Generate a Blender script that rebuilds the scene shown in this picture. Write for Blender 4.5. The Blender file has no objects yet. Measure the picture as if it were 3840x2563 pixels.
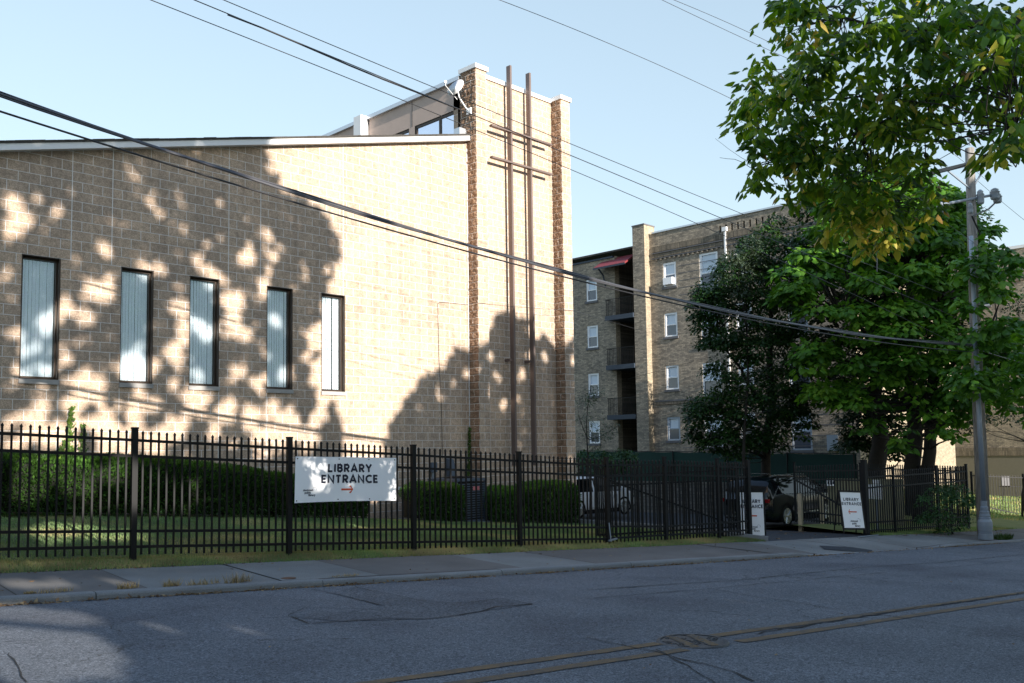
import bpy, math, random
import numpy as np
from mathutils import Vector, noise, Matrix
random.seed(7); rng = np.random.default_rng(7)
SC = bpy.context.scene
COL = SC.collection
rad = math.radians

# ------------------------------------------------------------------ camera frame (X along the library wall, Y away, Z up, camera at origin)
FPX = 3478.9; CX = 1920.; CY = 1281.5 + 153.69
YAW, PIT, ROL = rad(45.1974), rad(4.1957), rad(-.81587)
cf = np.array([math.sin(YAW)*math.cos(PIT), math.cos(YAW)*math.cos(PIT), math.sin(PIT)])
_r = np.array([math.cos(YAW), -math.sin(YAW), 0.]); _u = np.cross(_r, cf)
cr = math.cos(ROL)*_r + math.sin(ROL)*_u; cu = -math.sin(ROL)*_r + math.cos(ROL)*_u
S = 1.6347
def ray(x, y): return cf + (x*S-CX)/FPX*cr - (y*S-CY)/FPX*cu
def atY(x, y, Y): d = ray(x, y); return d*Y/d[1]
def atX(x, y, X): d = ray(x, y); return d*X/d[0]
def atD(x, y, dep): return ray(x, y)*dep
YWF = rad(95.84)
DS = np.array([math.sin(YWF), math.cos(YWF), 0.]); DT = np.array([-DS[1], DS[0], 0.])
def att(x, y, t): d = ray(x, y); return d*t/(d@DT)
def P(s, t, z): p = DS*s + DT*t; return (p[0], p[1], z)
def kt(s): return -1.41 - .050*s + .00013*s*s
def roadz(s, t): return kt(s) - .085 + .035*(1-((t-6.)/5.6)**2)
def kerbf(s):  # 1 = full kerb, 0 = dropped at the driveway
    if s < 17.0: return 1.
    if s < 18.0: return 1-(s-17.0)
    if s < 22.6: return 0.
    if s < 24.: return (s-22.6)/1.4*.8
    return .8
def onroad(x, y):
    d = ray(x, y); lo, hi = .01, 60.
    k = 4.
    for _ in range(60):
        p = d*k; s, t = p@DS, p@DT
        k *= (roadz(s, t)/p[2])
        k = max(.5, min(k, 80))
    return p@DS, p@DT
W = 19.34; U0 = 6.873; Z0 = 3.967; B = .2032

# ------------------------------------------------------------------ helpers
class MB:
    def __init__(s): s.v = []; s.f = []
    def add(s, vs, fs):
        n = len(s.v); s.v += [tuple(float(c) for c in v) for v in vs]; s.f += [tuple(i+n for i in f) for f in fs]; return s
    def box(s, x0, x1, y0, y1, z0, z1):
        return s.add([(x0,y0,z0),(x1,y0,z0),(x1,y1,z0),(x0,y1,z0),(x0,y0,z1),(x1,y0,z1),(x1,y1,z1),(x0,y1,z1)],
                     [(3,2,1,0),(4,5,6,7),(0,1,5,4),(1,2,6,5),(2,3,7,6),(3,0,4,7)])
    def obox(s, c, ax, ay, az):  # centre, half axes vectors
        c, ax, ay, az = map(np.asarray, (c, ax, ay, az))
        vs = [c-ax-ay-az, c+ax-ay-az, c+ax+ay-az, c-ax+ay-az, c-ax-ay+az, c+ax-ay+az, c+ax+ay+az, c-ax+ay+az]
        return s.add(vs, [(3,2,1,0),(4,5,6,7),(0,1,5,4),(1,2,6,5),(2,3,7,6),(3,0,4,7)])
    def bar(s, a, b, w, h, side=None):
        a, b = np.asarray(a, float), np.asarray(b, float); d = b-a; L = np.linalg.norm(d); d = d/L
        sd = np.asarray(side, float) if side is not None else np.cross(d, (0,0,1.))
        if np.linalg.norm(sd) < 1e-4: sd = np.array([1.,0,0])
        sd = sd - d*(sd@d); sd /= np.linalg.norm(sd); up = np.cross(sd, d)
        return s.obox((a+b)/2, d*L/2, sd*w/2, up*h/2)
    def quad(s, *vs): return s.add(vs, [tuple(range(len(vs)))])
    def tube(s, pts, r, n=8, cap=True):
        pts = [np.asarray(p, float) for p in pts]
        rs = r if hasattr(r, '__len__') else [r]*len(pts)
        rings = []; prev = None
        for i, p in enumerate(pts):
            d = pts[min(i+1, len(pts)-1)] - pts[max(i-1, 0)]; d = d/(np.linalg.norm(d)+1e-9)
            if prev is None:
                a = np.cross(d, (0,0,1.)) if abs(d[2]) < .9 else np.cross(d, (1.,0,0))
            else: a = prev - d*(prev@d)
            a /= np.linalg.norm(a); prev = a; b = np.cross(d, a)
            rings.append([p + rs[i]*(math.cos(2*math.pi*k/n)*a + math.sin(2*math.pi*k/n)*b) for k in range(n)])
        vs = [v for rg in rings for v in rg]; fs = []
        for i in range(len(pts)-1):
            for k in range(n):
                k2 = (k+1) % n; fs.append((i*n+k, i*n+k2, (i+1)*n+k2, (i+1)*n+k))
        if cap: fs.append(tuple(range(n-1, -1, -1))); fs.append(tuple((len(pts)-1)*n+k for k in range(n)))
        return s.add(vs, fs)
    def lathe(s, c, prof, n=24, axis=(0,0,1), cap=True):
        ax = np.asarray(axis, float); ax /= np.linalg.norm(ax)
        return s.tube([np.asarray(c)+ax*z for r, z in prof], [max(r, 1e-4) for r, z in prof], n, cap)
    def build(s, name, mat, parent=None, smooth=False, sh=None):
        me = bpy.data.meshes.new(name); me.from_pydata(s.v, [], s.f); me.update()
        o = bpy.data.objects.new(name, me); COL.objects.link(o)
        if mat: me.materials.append(mat)
        if parent: o.parent = parent
        if smooth:
            me.polygons.foreach_set('use_smooth', [True]*len(me.polygons))
        return o
def npmesh(name, V, Fc, mat, parent=None, rnd=None, smooth=False):
    me = bpy.data.meshes.new(name); V = np.asarray(V, np.float32); Fc = np.asarray(Fc, np.int32)
    me.vertices.add(len(V)); me.vertices.foreach_set('co', V.ravel())
    k = Fc.shape[1]; me.loops.add(Fc.size); me.loops.foreach_set('vertex_index', Fc.ravel())
    me.polygons.add(len(Fc)); me.polygons.foreach_set('loop_start', np.arange(0, Fc.size, k, dtype=np.int32))
    if smooth: me.polygons.foreach_set('use_smooth', np.ones(len(Fc), dtype=bool))
    me.update(calc_edges=True)
    if rnd is not None:
        a = me.attributes.new('rnd', 'FLOAT', 'POINT'); a.data.foreach_set('value', np.asarray(rnd, np.float32))
    me.materials.append(mat); o = bpy.data.objects.new(name, me); COL.objects.link(o)
    if parent: o.parent = parent
    return o
def tag(o, label=None, cat=None, group=None, kind=None):
    if label: o['label'] = label
    if cat: o['category'] = cat
    if group: o['group'] = group
    if kind: o['kind'] = kind
    return o
def thing(name, label, cat, loc=(0,0,0), group=None):
    o = bpy.data.objects.new(name, None); o.empty_display_size = .2; COL.objects.link(o); o.location = loc
    return tag(o, label, cat, group)
def fix(root):  # parts were modelled in world coordinates: keep them there under a moved Empty
    for c in root.children:
        c.matrix_parent_inverse = Matrix.Translation(-Vector(root.location))
    return root
def struct(o): o['kind'] = 'structure'; return o

# ------------------------------------------------------------------ materials
def newmat(name):
    m = bpy.data.materials.new(name); m.use_nodes = True; nt = m.node_tree; nt.nodes.clear()
    out = nt.nodes.new('ShaderNodeOutputMaterial'); bs = nt.nodes.new('ShaderNodeBsdfPrincipled')
    nt.links.new(bs.outputs[0], out.inputs[0]); return m, nt, bs, out
def N(nt, t, **k):
    n = nt.nodes.new(t)
    for a, v in k.items():
        if a.startswith('i_'): n.inputs[a[2:].replace('_', ' ')].default_value = v
        else: setattr(n, a, v)
    return n
def mix(nt, fac, a, b, mode='MIX'):
    n = nt.nodes.new('ShaderNodeMix'); n.data_type = 'RGBA'; n.blend_type = mode
    for i, x in ((0, fac), (6, a), (7, b)):
        if hasattr(x, 'links') or isinstance(x, bpy.types.NodeSocket): nt.links.new(x, n.inputs[i])
        elif x is not None: n.inputs[i].default_value = (x if i == 0 else (*x, 1) if len(x) == 3 else x)
    return n.outputs[2]
def ramp(nt, src, stops):
    r = nt.nodes.new('ShaderNodeValToRGB'); nt.links.new(src, r.inputs[0])
    while len(r.color_ramp.elements) < len(stops): r.color_ramp.elements.new(.5)
    for e, (p, c) in zip(r.color_ramp.elements, stops):
        e.position = p; e.color = (*c, 1) if hasattr(c, '__len__') else (c, c, c, 1)
    return r.outputs[0]
def math_(nt, op, a, b=None):
    n = nt.nodes.new('ShaderNodeMath'); n.operation = op
    for i, x in ((0, a), (1, b)):
        if isinstance(x, bpy.types.NodeSocket): nt.links.new(x, n.inputs[i])
        elif x is not None: n.inputs[i].default_value = x
    return n.outputs[0]
def coords(nt, scale=(1,1,1), loc=(0,0,0), rot=(0,0,0)):
    tc = nt.nodes.new('ShaderNodeNewGeometry'); mp = nt.nodes.new('ShaderNodeMapping')
    mp.inputs['Scale'].default_value = scale; mp.inputs['Location'].default_value = loc; mp.inputs['Rotation'].default_value = rot
    nt.links.new(tc.outputs['Position'], mp.inputs[0]); return mp.outputs[0]
def noisen(nt, vec, scale, detail=4, rough=.55, dist=0):
    n = N(nt, 'ShaderNodeTexNoise'); n.inputs['Scale'].default_value = scale; n.inputs['Detail'].default_value = detail
    n.inputs['Roughness'].default_value = rough; n.inputs['Distortion'].default_value = dist; nt.links.new(vec, n.inputs['Vector']); return n.outputs[0]
def bump(nt, bs, h, strength=.5, dist=.02, prev=None):
    b = nt.nodes.new('ShaderNodeBump'); b.inputs['Strength'].default_value = strength; b.inputs['Distance'].default_value = dist
    nt.links.new(h, b.inputs['Height'])
    if prev: nt.links.new(prev, b.inputs['Normal'])
    nt.links.new(b.outputs[0], bs.inputs['Normal']); return b.outputs[0]
def plain(name, col, rough=.6, metal=0, var=.15, vs=6., bmp=0., spec=.5):
    m, nt, bs, out = newmat(name); v = coords(nt); n = noisen(nt, v, vs, 5)
    c = mix(nt, n, tuple(x*(1-var) for x in col), tuple(min(1, x*(1+var)) for x in col)); nt.links.new(c, bs.inputs['Base Color'])
    bs.inputs['Roughness'].default_value = rough; bs.inputs['Metallic'].default_value = metal; bs.inputs['Specular IOR Level'].default_value = spec
    if bmp: bump(nt, bs, noisen(nt, v, vs*8, 4), bmp, .01)
    return m
def seq(nt, x, y, z=None):
    c = nt.nodes.new('ShaderNodeCombineXYZ')
    nt.links.new(x, c.inputs[0]); nt.links.new(y, c.inputs[1]); return c.outputs[0]
def blockmat(name, axis, u0, z0, phase, bw=.4064, rh=.2032, mort=.013, c1=(.60,.46,.345), c2=(.51,.395,.30), cm=(.80,.77,.74), nscale=1., bstr=1., bdist=.03, soft=.1):
    m, nt, bs, out = newmat(name)
    g = nt.nodes.new('ShaderNodeNewGeometry'); sp = nt.nodes.new('ShaderNodeSeparateXYZ'); nt.links.new(g.outputs['Position'], sp.inputs[0])
    u = math_(nt, 'SUBTRACT', sp.outputs[axis], u0 - bw*200 - phase*bw); v = math_(nt, 'SUBTRACT', sp.outputs[2], z0 - rh*200)
    uv = seq(nt, u, v)
    br = nt.nodes.new('ShaderNodeTexBrick'); nt.links.new(uv, br.inputs[0]); br.offset = .5
    br.inputs['Scale'].default_value = 1; br.inputs['Brick Width'].default_value = bw; br.inputs['Row Height'].default_value = rh
    br.inputs['Mortar Size'].default_value = mort*.5; br.inputs['Mortar Smooth'].default_value = soft; br.inputs['Bias'].default_value = 0
    br.inputs['Color1'].default_value = (*c1, 1); br.inputs['Color2'].default_value = (*c2, 1); br.inputs['Mortar'].default_value = (*cm, 1)
    pos = g.outputs['Position']
    n1 = noisen(nt, pos, 9*nscale, 6, .65); n2 = noisen(nt, pos, 55*nscale, 5, .7); n3 = noisen(nt, pos, .55, 3)
    col = mix(nt, 1., br.outputs[0], ramp(nt, n2, [(.32, .55), (.66, 1.28)]), 'MULTIPLY')  # hollows of the rough face darkened: pit shade put into the colour
    col = mix(nt, 1., col, ramp(nt, n1, [(.3, .72), (.7, 1.2)]), 'MULTIPLY')
    col = mix(nt, 1., col, ramp(nt, n3, [(.3, (.86,.87,.9)), (.7, (1.1,1.07,1.05))]), 'MULTIPLY')
    st2 = nt.nodes.new('ShaderNodeMapping'); st2.inputs['Scale'].default_value = (2.6, 2.6, .22); nt.links.new(pos, st2.inputs[0])
    col = mix(nt, 1., col, ramp(nt, noisen(nt, st2.outputs[0], 1.6, 6, .7), [(.34, (.80,.80,.81)), (.52, (1.,1.,1.)), (.75, (1.08,1.07,1.05))]), 'MULTIPLY')
    mf = math_(nt, 'MULTIPLY', br.outputs[1], .9)
    col = mix(nt, mf, col, cm)
    nt.links.new(col, bs.inputs['Base Color']); bs.inputs['Roughness'].default_value = .92; bs.inputs['Specular IOR Level'].default_value = .25
    h = math_(nt, 'ADD', math_(nt, 'MULTIPLY', n1, .7), math_(nt, 'MULTIPLY', n2, .35))
    inv = math_(nt, 'SUBTRACT', 1., br.outputs[1]); hh = math_(nt, 'MULTIPLY', h, inv)
    bump(nt, bs, hh, bstr, bdist); return m
M = {}
M['block'] = blockmat('split_face_block', 0, U0, Z0, .5)
M['block_field'] = blockmat('split_face_block_tower', 0, 18.567, Z0, .5)
M['block_pil_l'] = blockmat('split_face_block_pilaster', 0, 17.76, Z0, .0)
M['block_pil_r'] = blockmat('split_face_block_pilaster_right', 0, 21.42, Z0, .0)
M['block_side_shade'] = blockmat('split_face_block_side_shaded', 1, 18.934, Z0, .0, c1=(.38,.255,.175), c2=(.30,.20,.135), bstr=.9, bdist=.02)  # same block, darker and browner: shade of the west faces put into the colour
M['brick'] = blockmat('tan_brick', 1, 0, 0, .0, bw=.215, rh=.076, mort=.012, c1=(.50,.43,.335), c2=(.25,.22,.18), cm=(.15,.14,.12), nscale=1.2, bstr=.35, bdist=.01)
M['brick_x'] = blockmat('tan_brick_south', 0, 0, 0, .0, bw=.215, rh=.076, mort=.012, c1=(.50,.42,.30), c2=(.34,.29,.21), cm=(.2,.18,.15), nscale=1.2, bstr=.35, bdist=.01)
M['soldier'] = blockmat('soldier_course_brick', 1, 0, 0, .0, bw=.076, rh=.43, mort=.014, c1=(.30,.25,.19), c2=(.16,.14,.11), cm=(.13,.12,.10), nscale=1.2, bstr=.35, bdist=.01)
M['retaining'] = blockmat('stone_retaining_wall', 1, 0, 0, .0, bw=.35, rh=.16, mort=.02, c1=(.22,.21,.19), c2=(.13,.125,.12), cm=(.06,.06,.055), nscale=.8, bstr=.8, bdist=.03)
M['white'] = plain('white_painted_metal', (.80,.81,.83), .45, var=.04)
M['aluminium'] = plain('mill_aluminium_coping', (.62,.65,.70), .35, .6, var=.06, vs=2)
M['bronze'] = plain('dark_bronze_frame', (.055,.038,.028), .4, .3)
M['rust_steel'] = plain('brown_painted_steel', (.165,.125,.115), .5, .25, var=.2, vs=3)
M['black_metal'] = plain('black_painted_steel', (.0045,.0055,.0075), .5, .0, var=.25, vs=9, spec=.28)
M['black_gate'] = plain('weathered_black_steel', (.005,.008,.011), .55, .0, var=.3, vs=7, spec=.25)
M['stone_sill'] = plain('limestone_sill', (.36,.35,.34), .85, var=.35, vs=7)
M['shingle'] = plain('asphalt_shingle', (.07,.065,.06), .9, var=.5, vs=14)
M['galv'] = plain('galvanised_steel', (.22,.26,.31), .5, .25, var=.12, vs=4)
M['pvc'] = plain('grey_pvc_conduit', (.36,.42,.50), .5, 0, var=.08)
M['wood_tan'] = plain('bare_tan_timber', (.40,.34,.24), .8, var=.2, vs=5)
M['grey_box'] = plain('grey_enamel_box', (.085,.11,.15), .5, .2, var=.08)
M['rubber'] = plain('tyre_rubber', (.008,.008,.009), .9, var=.3, spec=.15)
M['chrome'] = plain('polished_alloy', (.62,.64,.66), .22, .9, var=.05)
M['orange'] = plain('orange_red_print', (.62,.075,.02), .55, var=.03)
M['navy'] = plain('navy_print', (.008,.012,.035), .5, var=.03)
M['grey_print'] = plain('grey_print', (.03,.03,.05), .5, var=.03)
M['vinyl'] = plain('white_vinyl', (.93,.95,1.), .5, var=.03, vs=2)
M['paper'] = plain('white_paper', (.75,.76,.78), .8)
M['cable'] = plain('black_cable', (.022,.022,.025), .35, .0, var=.2, vs=3, spec=.7)
M['steelcable'] = plain('stranded_aluminium_cable', (.10,.10,.11), .35, .5, var=.2, vs=3)
M['paint_blue'] = plain('pale_blue_door', (.30,.38,.48), .5)
M['dark'] = plain('dark_interior', (.012,.012,.014), .9)
M['red_roof'] = plain('red_metal_awning', (.20,.03,.035), .5, var=.1)
M['soffit'] = plain('blue_grey_timber', (.03,.045,.07), .6, var=.15)
M['winwhite'] = plain('white_window_frame', (.90,.92,.96), .5, var=.05)
M['boards'] = plain('olive_tan_boards', (.23,.215,.14), .75, var=.12, vs=3)
M['stucco'] = plain('brown_grey_stucco', (.50,.40,.35), .9, var=.12, vs=3, bmp=.2)
M['cream'] = plain('cream_painted_base', (.19,.175,.14), .85, var=.1)
M['redlens'] = plain('red_tail_lens', (.25,.01,.012), .2, var=.05)
M['redlabel'] = plain('faded_red_label', (.55,.16,.17), .5)
M['iron'] = plain('cast_iron', (.055,.06,.07), .45, .6, var=.35, vs=22, bmp=.5)

def foliage(name, stops, trans=.35, rough=.45, hue=None):
    m, nt, bs, out = newmat(name)
    at = N(nt, 'ShaderNodeAttribute', attribute_name='rnd')
    col = ramp(nt, at.outputs['Fac'], stops)
    v = coords(nt); col = mix(nt, 1., col, ramp(nt, noisen(nt, v, 1.1, 2), [(.3, .7), (.7, 1.25)]), 'MULTIPLY')
    nt.links.new(col, bs.inputs['Base Color']); bs.inputs['Roughness'].default_value = rough; bs.inputs['Specular IOR Level'].default_value = .35
    tr = nt.nodes.new('ShaderNodeBsdfTranslucent'); c2 = mix(nt, 1., col, (1.5, 1.5, .5), 'MULTIPLY'); nt.links.new(c2, tr.inputs[0])
    mx = nt.nodes.new('ShaderNodeMixShader'); mx.inputs[0].default_value = trans
    nt.links.new(bs.outputs[0], mx.inputs[1]); nt.links.new(tr.outputs[0], mx.inputs[2]); nt.links.new(mx.outputs[0], out.inputs[0]); return m
M['leaf_cat'] = foliage('broad_green_leaf', [(0, (.03,.085,.016)), (.5, (.085,.22,.022)), (.93, (.19,.36,.035)), (1, (.42,.36,.05))])
M['leaf_fore'] = foliage('sunlit_turning_leaf', [(0, (.025,.065,.010)), (.3, (.06,.14,.015)), (.55, (.145,.26,.022)), (.86, (.32,.36,.04)), (.93, (.60,.50,.12)), (1, (.34,.18,.07))], .5)  # brighter greens put sunlit highlights into the colour; top stops are yellowed leaves
M['leaf_dark'] = foliage('small_dark_leaf', [(0, (.010,.026,.010)), (.7, (.022,.058,.018)), (1, (.05,.10,.035))], .2)
M['leaf_mid'] = foliage('mid_green_leaf', [(0, (.012,.035,.010)), (.7, (.035,.09,.022)), (1, (.10,.18,.03))], .25)
M['leaf_shrub'] = foliage('shrub_leaf', [(0, (.02,.055,.02)), (1, (.07,.16,.045))], .2)
M['leaf_sage'] = foliage('sage_green_leaf', [(0, (.03,.05,.03)), (1, (.10,.14,.09))], .2)
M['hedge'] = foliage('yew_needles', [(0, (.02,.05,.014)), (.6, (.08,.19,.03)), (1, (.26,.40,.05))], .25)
M['ivy'] = foliage('ivy_leaf', [(0, (.03,.07,.012)), (1, (.10,.17,.025))], .25)
M['grassm'] = foliage('lawn_grass', [(0, (.11,.19,.08)), (.6, (.19,.29,.12)), (.85, (.32,.34,.15)), (1, (.48,.40,.22))], .25, .7)
M['drygrass'] = foliage('dry_grass', [(0, (.22,.16,.09)), (1, (.52,.40,.24))], .2, .8)
M['litter'] = foliage('fallen_leaf', [(0, (.09,.05,.028)), (.6, (.20,.12,.06)), (1, (.34,.26,.15))], .1, .8)
M['bark'] = plain('grey_brown_bark', (.035,.03,.026), .95, var=.4, vs=9, bmp=.8)
def polem():
    m, nt, bs, out = newmat('weathered_pole_wood'); v = coords(nt, (1, 1, .06)); n = noisen(nt, v, 28, 5, .7)
    c = mix(nt, ramp(nt, n, [(.3, 0.), (.7, 1.)]), (.13,.12,.11), (.40,.38,.35)); nt.links.new(c, bs.inputs['Base Color']); bs.inputs['Roughness'].default_value = .95; bs.inputs['Specular IOR Level'].default_value = .1; bump(nt, bs, n, .8, .02); return m
M['polewood'] = polem()
M['hcore'] = plain('dark_twigs', (.008,.012,.006), .95)

def asphaltmat(name='worn_asphalt', k=1., sc=62):
    m, nt, bs, out = newmat(name); v = coords(nt)
    n = noisen(nt, v, sc, 4, .85); n2 = noisen(nt, v, .5, 5, .6); n3 = noisen(nt, v, 300, 2, .6)
    c = mix(nt, ramp(nt, n, [(.36, 0.), (.62, 1.)]), (.014*k,.017*k,.023*k), (.215*k,.24*k,.275*k))
    ng = noisen(nt, v, 24, 3, .7); c = mix(nt, 1., c, ramp(nt, ng, [(.35, .7), (.65, 1.3)]), 'MULTIPLY')
    c = mix(nt, 1., c, ramp(nt, n2, [(.28, (.66,.64,.68)), (.5, (1.,1.,1.)), (.72, (1.25,1.23,1.22))]), 'MULTIPLY')
    vs = nt.nodes.new('ShaderNodeTexVoronoi'); vs.feature = 'DISTANCE_TO_EDGE'; vs.inputs['Scale'].default_value = .45
    wv = nt.nodes.new('ShaderNodeVectorMath'); wv.operation = 'ADD'; nn = N(nt, 'ShaderNodeTexNoise'); nn.inputs['Scale'].default_value = 1.3; nn.inputs['Detail'].default_value = 6
    nt.links.new(v, nn.inputs[0]); nt.links.new(v, wv.inputs[0]); nt.links.new(nn.outputs[1], wv.inputs[1]); nt.links.new(wv.outputs[0], vs.inputs[0])
    cr_ = ramp(nt, vs.outputs[0], [(0, 1.), (.008, 0.)])
    msk = ramp(nt, noisen(nt, v, .35, 2), [(.5, 0.), (.62, .7)])
    c = mix(nt, math_(nt, 'MULTIPLY', cr_, msk), c, (.022,.022,.022))
    nt.links.new(c, bs.inputs['Base Color']); bs.inputs['Roughness'].default_value = .85; bs.inputs['Specular IOR Level'].default_value = .3
    bump(nt, bs, math_(nt, 'ADD', n, n3), .55, .008); return m
M['asphalt'] = asphaltmat()
M['asphalt_lot'] = plain('dark_lot_asphalt', (.026,.032,.042), .8, var=.35, vs=30, bmp=.3)
M['crack'] = plain('sealed_crack', (.014,.014,.015), .9, var=.4, vs=20)
M['patch'] = asphaltmat('coarse_asphalt_patch', .82, 38)
def concretemat(name, base, jit=True):
    m, nt, bs, out = newmat(name); v = coords(nt)
    n = noisen(nt, v, 120, 4, .75); n2 = noisen(nt, v, .9, 5, .6)
    c = mix(nt, ramp(nt, n, [(.3, 0.), (.7, 1.)]), tuple(x*.62 for x in base), tuple(x*1.25 for x in base))
    c = mix(nt, 1., c, ramp(nt, n2, [(.3, .78), (.7, 1.15)]), 'MULTIPLY')
    nt.links.new(c, bs.inputs['Base Color']); bs.inputs['Roughness'].default_value = .9; bump(nt, bs, n, .35, .006); return m
M['conc_a'] = concretemat('smooth_concrete_slab', (.20,.21,.21)); M['conc_b'] = concretemat('worn_aggregate_slab', (.145,.14,.135)); M['kerbm'] = concretemat('kerb_concrete', (.21,.22,.23))
def yellowmat():
    m, nt, bs, out = newmat('worn_yellow_paint'); v = coords(nt); n = noisen(nt, v, 60, 5, .8); n2 = noisen(nt, v, 4, 4, .7)
    f = ramp(nt, math_(nt, 'ADD', math_(nt, 'MULTIPLY', n, .6), math_(nt, 'MULTIPLY', n2, .4)), [(.42, 0.), (.55, 1.)])
    c = mix(nt, f, (.055,.055,.056), (.17,.108,.048)); nt.links.new(c, bs.inputs['Base Color']); bs.inputs['Roughness'].default_value = .8
    bump(nt, bs, noisen(nt, v, 85, 4, .8), .4, .006); return m
M['yellow'] = yellowmat()
def soilmat(name, a, b, sc=2.):
    m, nt, bs, out = newmat(name); v = coords(nt); c = mix(nt, ramp(nt, noisen(nt, v, sc, 6, .7), [(.35, 0.), (.65, 1.)]), a, b)
    nt.links.new(c, bs.inputs['Base Color']); bs.inputs['Roughness'].default_value = .95; bump(nt, bs, noisen(nt, v, 40, 5, .7), .7, .02); return m
M['soil'] = soilmat('turf_soil', (.06,.085,.04), (.12,.12,.06)); M['verge'] = soilmat('dry_verge_soil', (.10,.08,.05), (.05,.055,.03), 5)
def glassmat(name, tint=(.95,.98,1.), refl=.10):
    m, nt, bs, out = newmat(name); nt.nodes.remove(bs)
    t = nt.nodes.new('ShaderNodeBsdfTransparent'); t.inputs[0].default_value = (*tint, 1); g = nt.nodes.new('ShaderNodeBsdfGlossy'); g.inputs['Roughness'].default_value = .03
    fr = nt.nodes.new('ShaderNodeFresnel'); fr.inputs[0].default_value = 1.55; f = math_(nt, 'ADD', fr.outputs[0], refl)
    mx = nt.nodes.new('ShaderNodeMixShader'); nt.links.new(f, mx.inputs[0]); nt.links.new(t.outputs[0], mx.inputs[1]); nt.links.new(g.outputs[0], mx.inputs[2]); nt.links.new(mx.outputs[0], out.inputs[0]); return m
M['glass'] = glassmat('window_glass'); 
M['blind'] = plain('pale_glowing_blind', (.88,.91,.93), .6, var=.06, vs=.8)
_p = [n for n in M['blind'].node_tree.nodes if n.type == 'BSDF_PRINCIPLED'][0]; _p.inputs['Emission Color'].default_value = (.62, .85, 1., 1); _p.inputs['Emission Strength'].default_value = .26  # faint blue glow added to brighten the blinds; no lamp behind them
M['mirror'] = newmat('dark_mirror_glass')[0]
_b = [n for n in M['mirror'].node_tree.nodes if n.type == 'BSDF_PRINCIPLED'][0]
_b.inputs['Base Color'].default_value = (.85,.88,1.,1); _b.inputs['Metallic'].default_value = .9; _b.inputs['Roughness'].default_value = .06
M['carglass'] = newmat('tinted_car_glass')[0]
_b = [n for n in M['carglass'].node_tree.nodes if n.type == 'BSDF_PRINCIPLED'][0]
_b.inputs['Base Color'].default_value = (.006,.007,.009,1); _b.inputs['Roughness'].default_value = .04; _b.inputs['Specular IOR Level'].default_value = .45
def carpaint(name, col):
    m, nt, bs, out = newmat(name); bs.inputs['Base Color'].default_value = (*col, 1); bs.inputs['Roughness'].default_value = .3; bs.inputs['Coat Weight'].default_value = .8; bs.inputs['Coat Roughness'].default_value = .01; bs.inputs['Specular IOR Level'].default_value = .05
    return m
M['car_white'] = carpaint('white_car_paint', (.78,.80,.84)); M['car_dark'] = carpaint('dark_green_black_car_paint', (.004,.007,.009))
def screenmat():
    m, nt, bs, out = newmat('green_mesh_windscreen'); v = coords(nt); n = noisen(nt, v, .8, 3)
    c = mix(nt, n, (.004,.028,.022), (.008,.048,.036)); nt.links.new(c, bs.inputs['Base Color']); bs.inputs['Roughness'].default_value = .85; return m
M['screen'] = screenmat()

# ------------------------------------------------------------------ world, sun, camera
SUN = Vector((-.08, -1., .30)).normalized()
def suv(p): return p[0]-.08*p[1], p[2]+.30*p[1]
w = bpy.data.worlds.new('World'); SC.world = w; w.use_nodes = True; nt = w.node_tree; nt.nodes.clear()
sky = nt.nodes.new('ShaderNodeTexSky'); sky.sky_type = 'NISHITA'; sky.sun_disc = False
sky.sun_elevation = math.asin(SUN.z); sky.sun_rotation = math.atan2(SUN.x, SUN.y); sky.altitude = 200; sky.air_density = 1.0; sky.dust_density = 1.2; sky.ozone_density = 2.0
bg = nt.nodes.new('ShaderNodeBackground'); bg.inputs[1].default_value = .15; wo = nt.nodes.new('ShaderNodeOutputWorld')
c_ = mix(nt, 1., sky.outputs[0], (.15, .15, .15), 'MULTIPLY'); gm_ = nt.nodes.new('ShaderNodeGamma'); gm_.inputs[1].default_value = .45; nt.links.new(c_, gm_.inputs[0])
g2_ = nt.nodes.new('ShaderNodeVectorMath'); g2_.operation = 'MULTIPLY'; g2_.inputs[1].default_value = (1.25/.15, 1.32/.15, 1.30/.15); nt.links.new(gm_.outputs[0], g2_.inputs[0])  # thin bright haze over a clear sky
tcw = nt.nodes.new('ShaderNodeTexCoord'); spw = nt.nodes.new('ShaderNodeSeparateXYZ'); nt.links.new(tcw.outputs['Generated'], spw.inputs[0])
zen = ramp(nt, spw.outputs[2], [(.45, (1., 1., 1.)), (1., (.58, .72, 1.))])  # deeper blue toward the zenith
c3_ = mix(nt, 1., g2_.outputs[0], zen, 'MULTIPLY'); [setattr(n_, 'clamp_result', False) for n_ in nt.nodes if n_.type == 'MIX']
nt.links.new(c3_, bg.inputs[0]); nt.links.new(bg.outputs[0], wo.inputs[0])
ld = bpy.data.lights.new('sun', 'SUN'); ld.energy = 10.; ld.angle = rad(.33); ld.color = (1., .91, .80)
lo = bpy.data.objects.new('sun', ld); COL.objects.link(lo); lo.rotation_euler = SUN.to_track_quat('Z', 'Y').to_euler(); lo.location = (0, -30, 30)
cd = bpy.data.cameras.new('camera'); cam = bpy.data.objects.new('camera', cd); COL.objects.link(cam); SC.camera = cam
cd.sensor_width = 36; cd.sensor_fit = 'HORIZONTAL'; cd.lens = FPX/3840*36; cd.shift_y = 153.69/3840; cd.clip_start = .1; cd.clip_end = 2000
cam.matrix_world = Matrix(((cr[0], cu[0], -cf[0], 0), (cr[1], cu[1], -cf[1], 0), (cr[2], cu[2], -cf[2], 0), (0, 0, 0, 1)))
SC.view_settings.view_transform = 'Standard'; SC.view_settings.look = 'None'; SC.view_settings.exposure = 0; SC.view_settings.gamma = 1
SC.cycles.max_bounces = 6; SC.cycles.transparent_max_bounces = 8; SC.cycles.diffuse_bounces = 3

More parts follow.
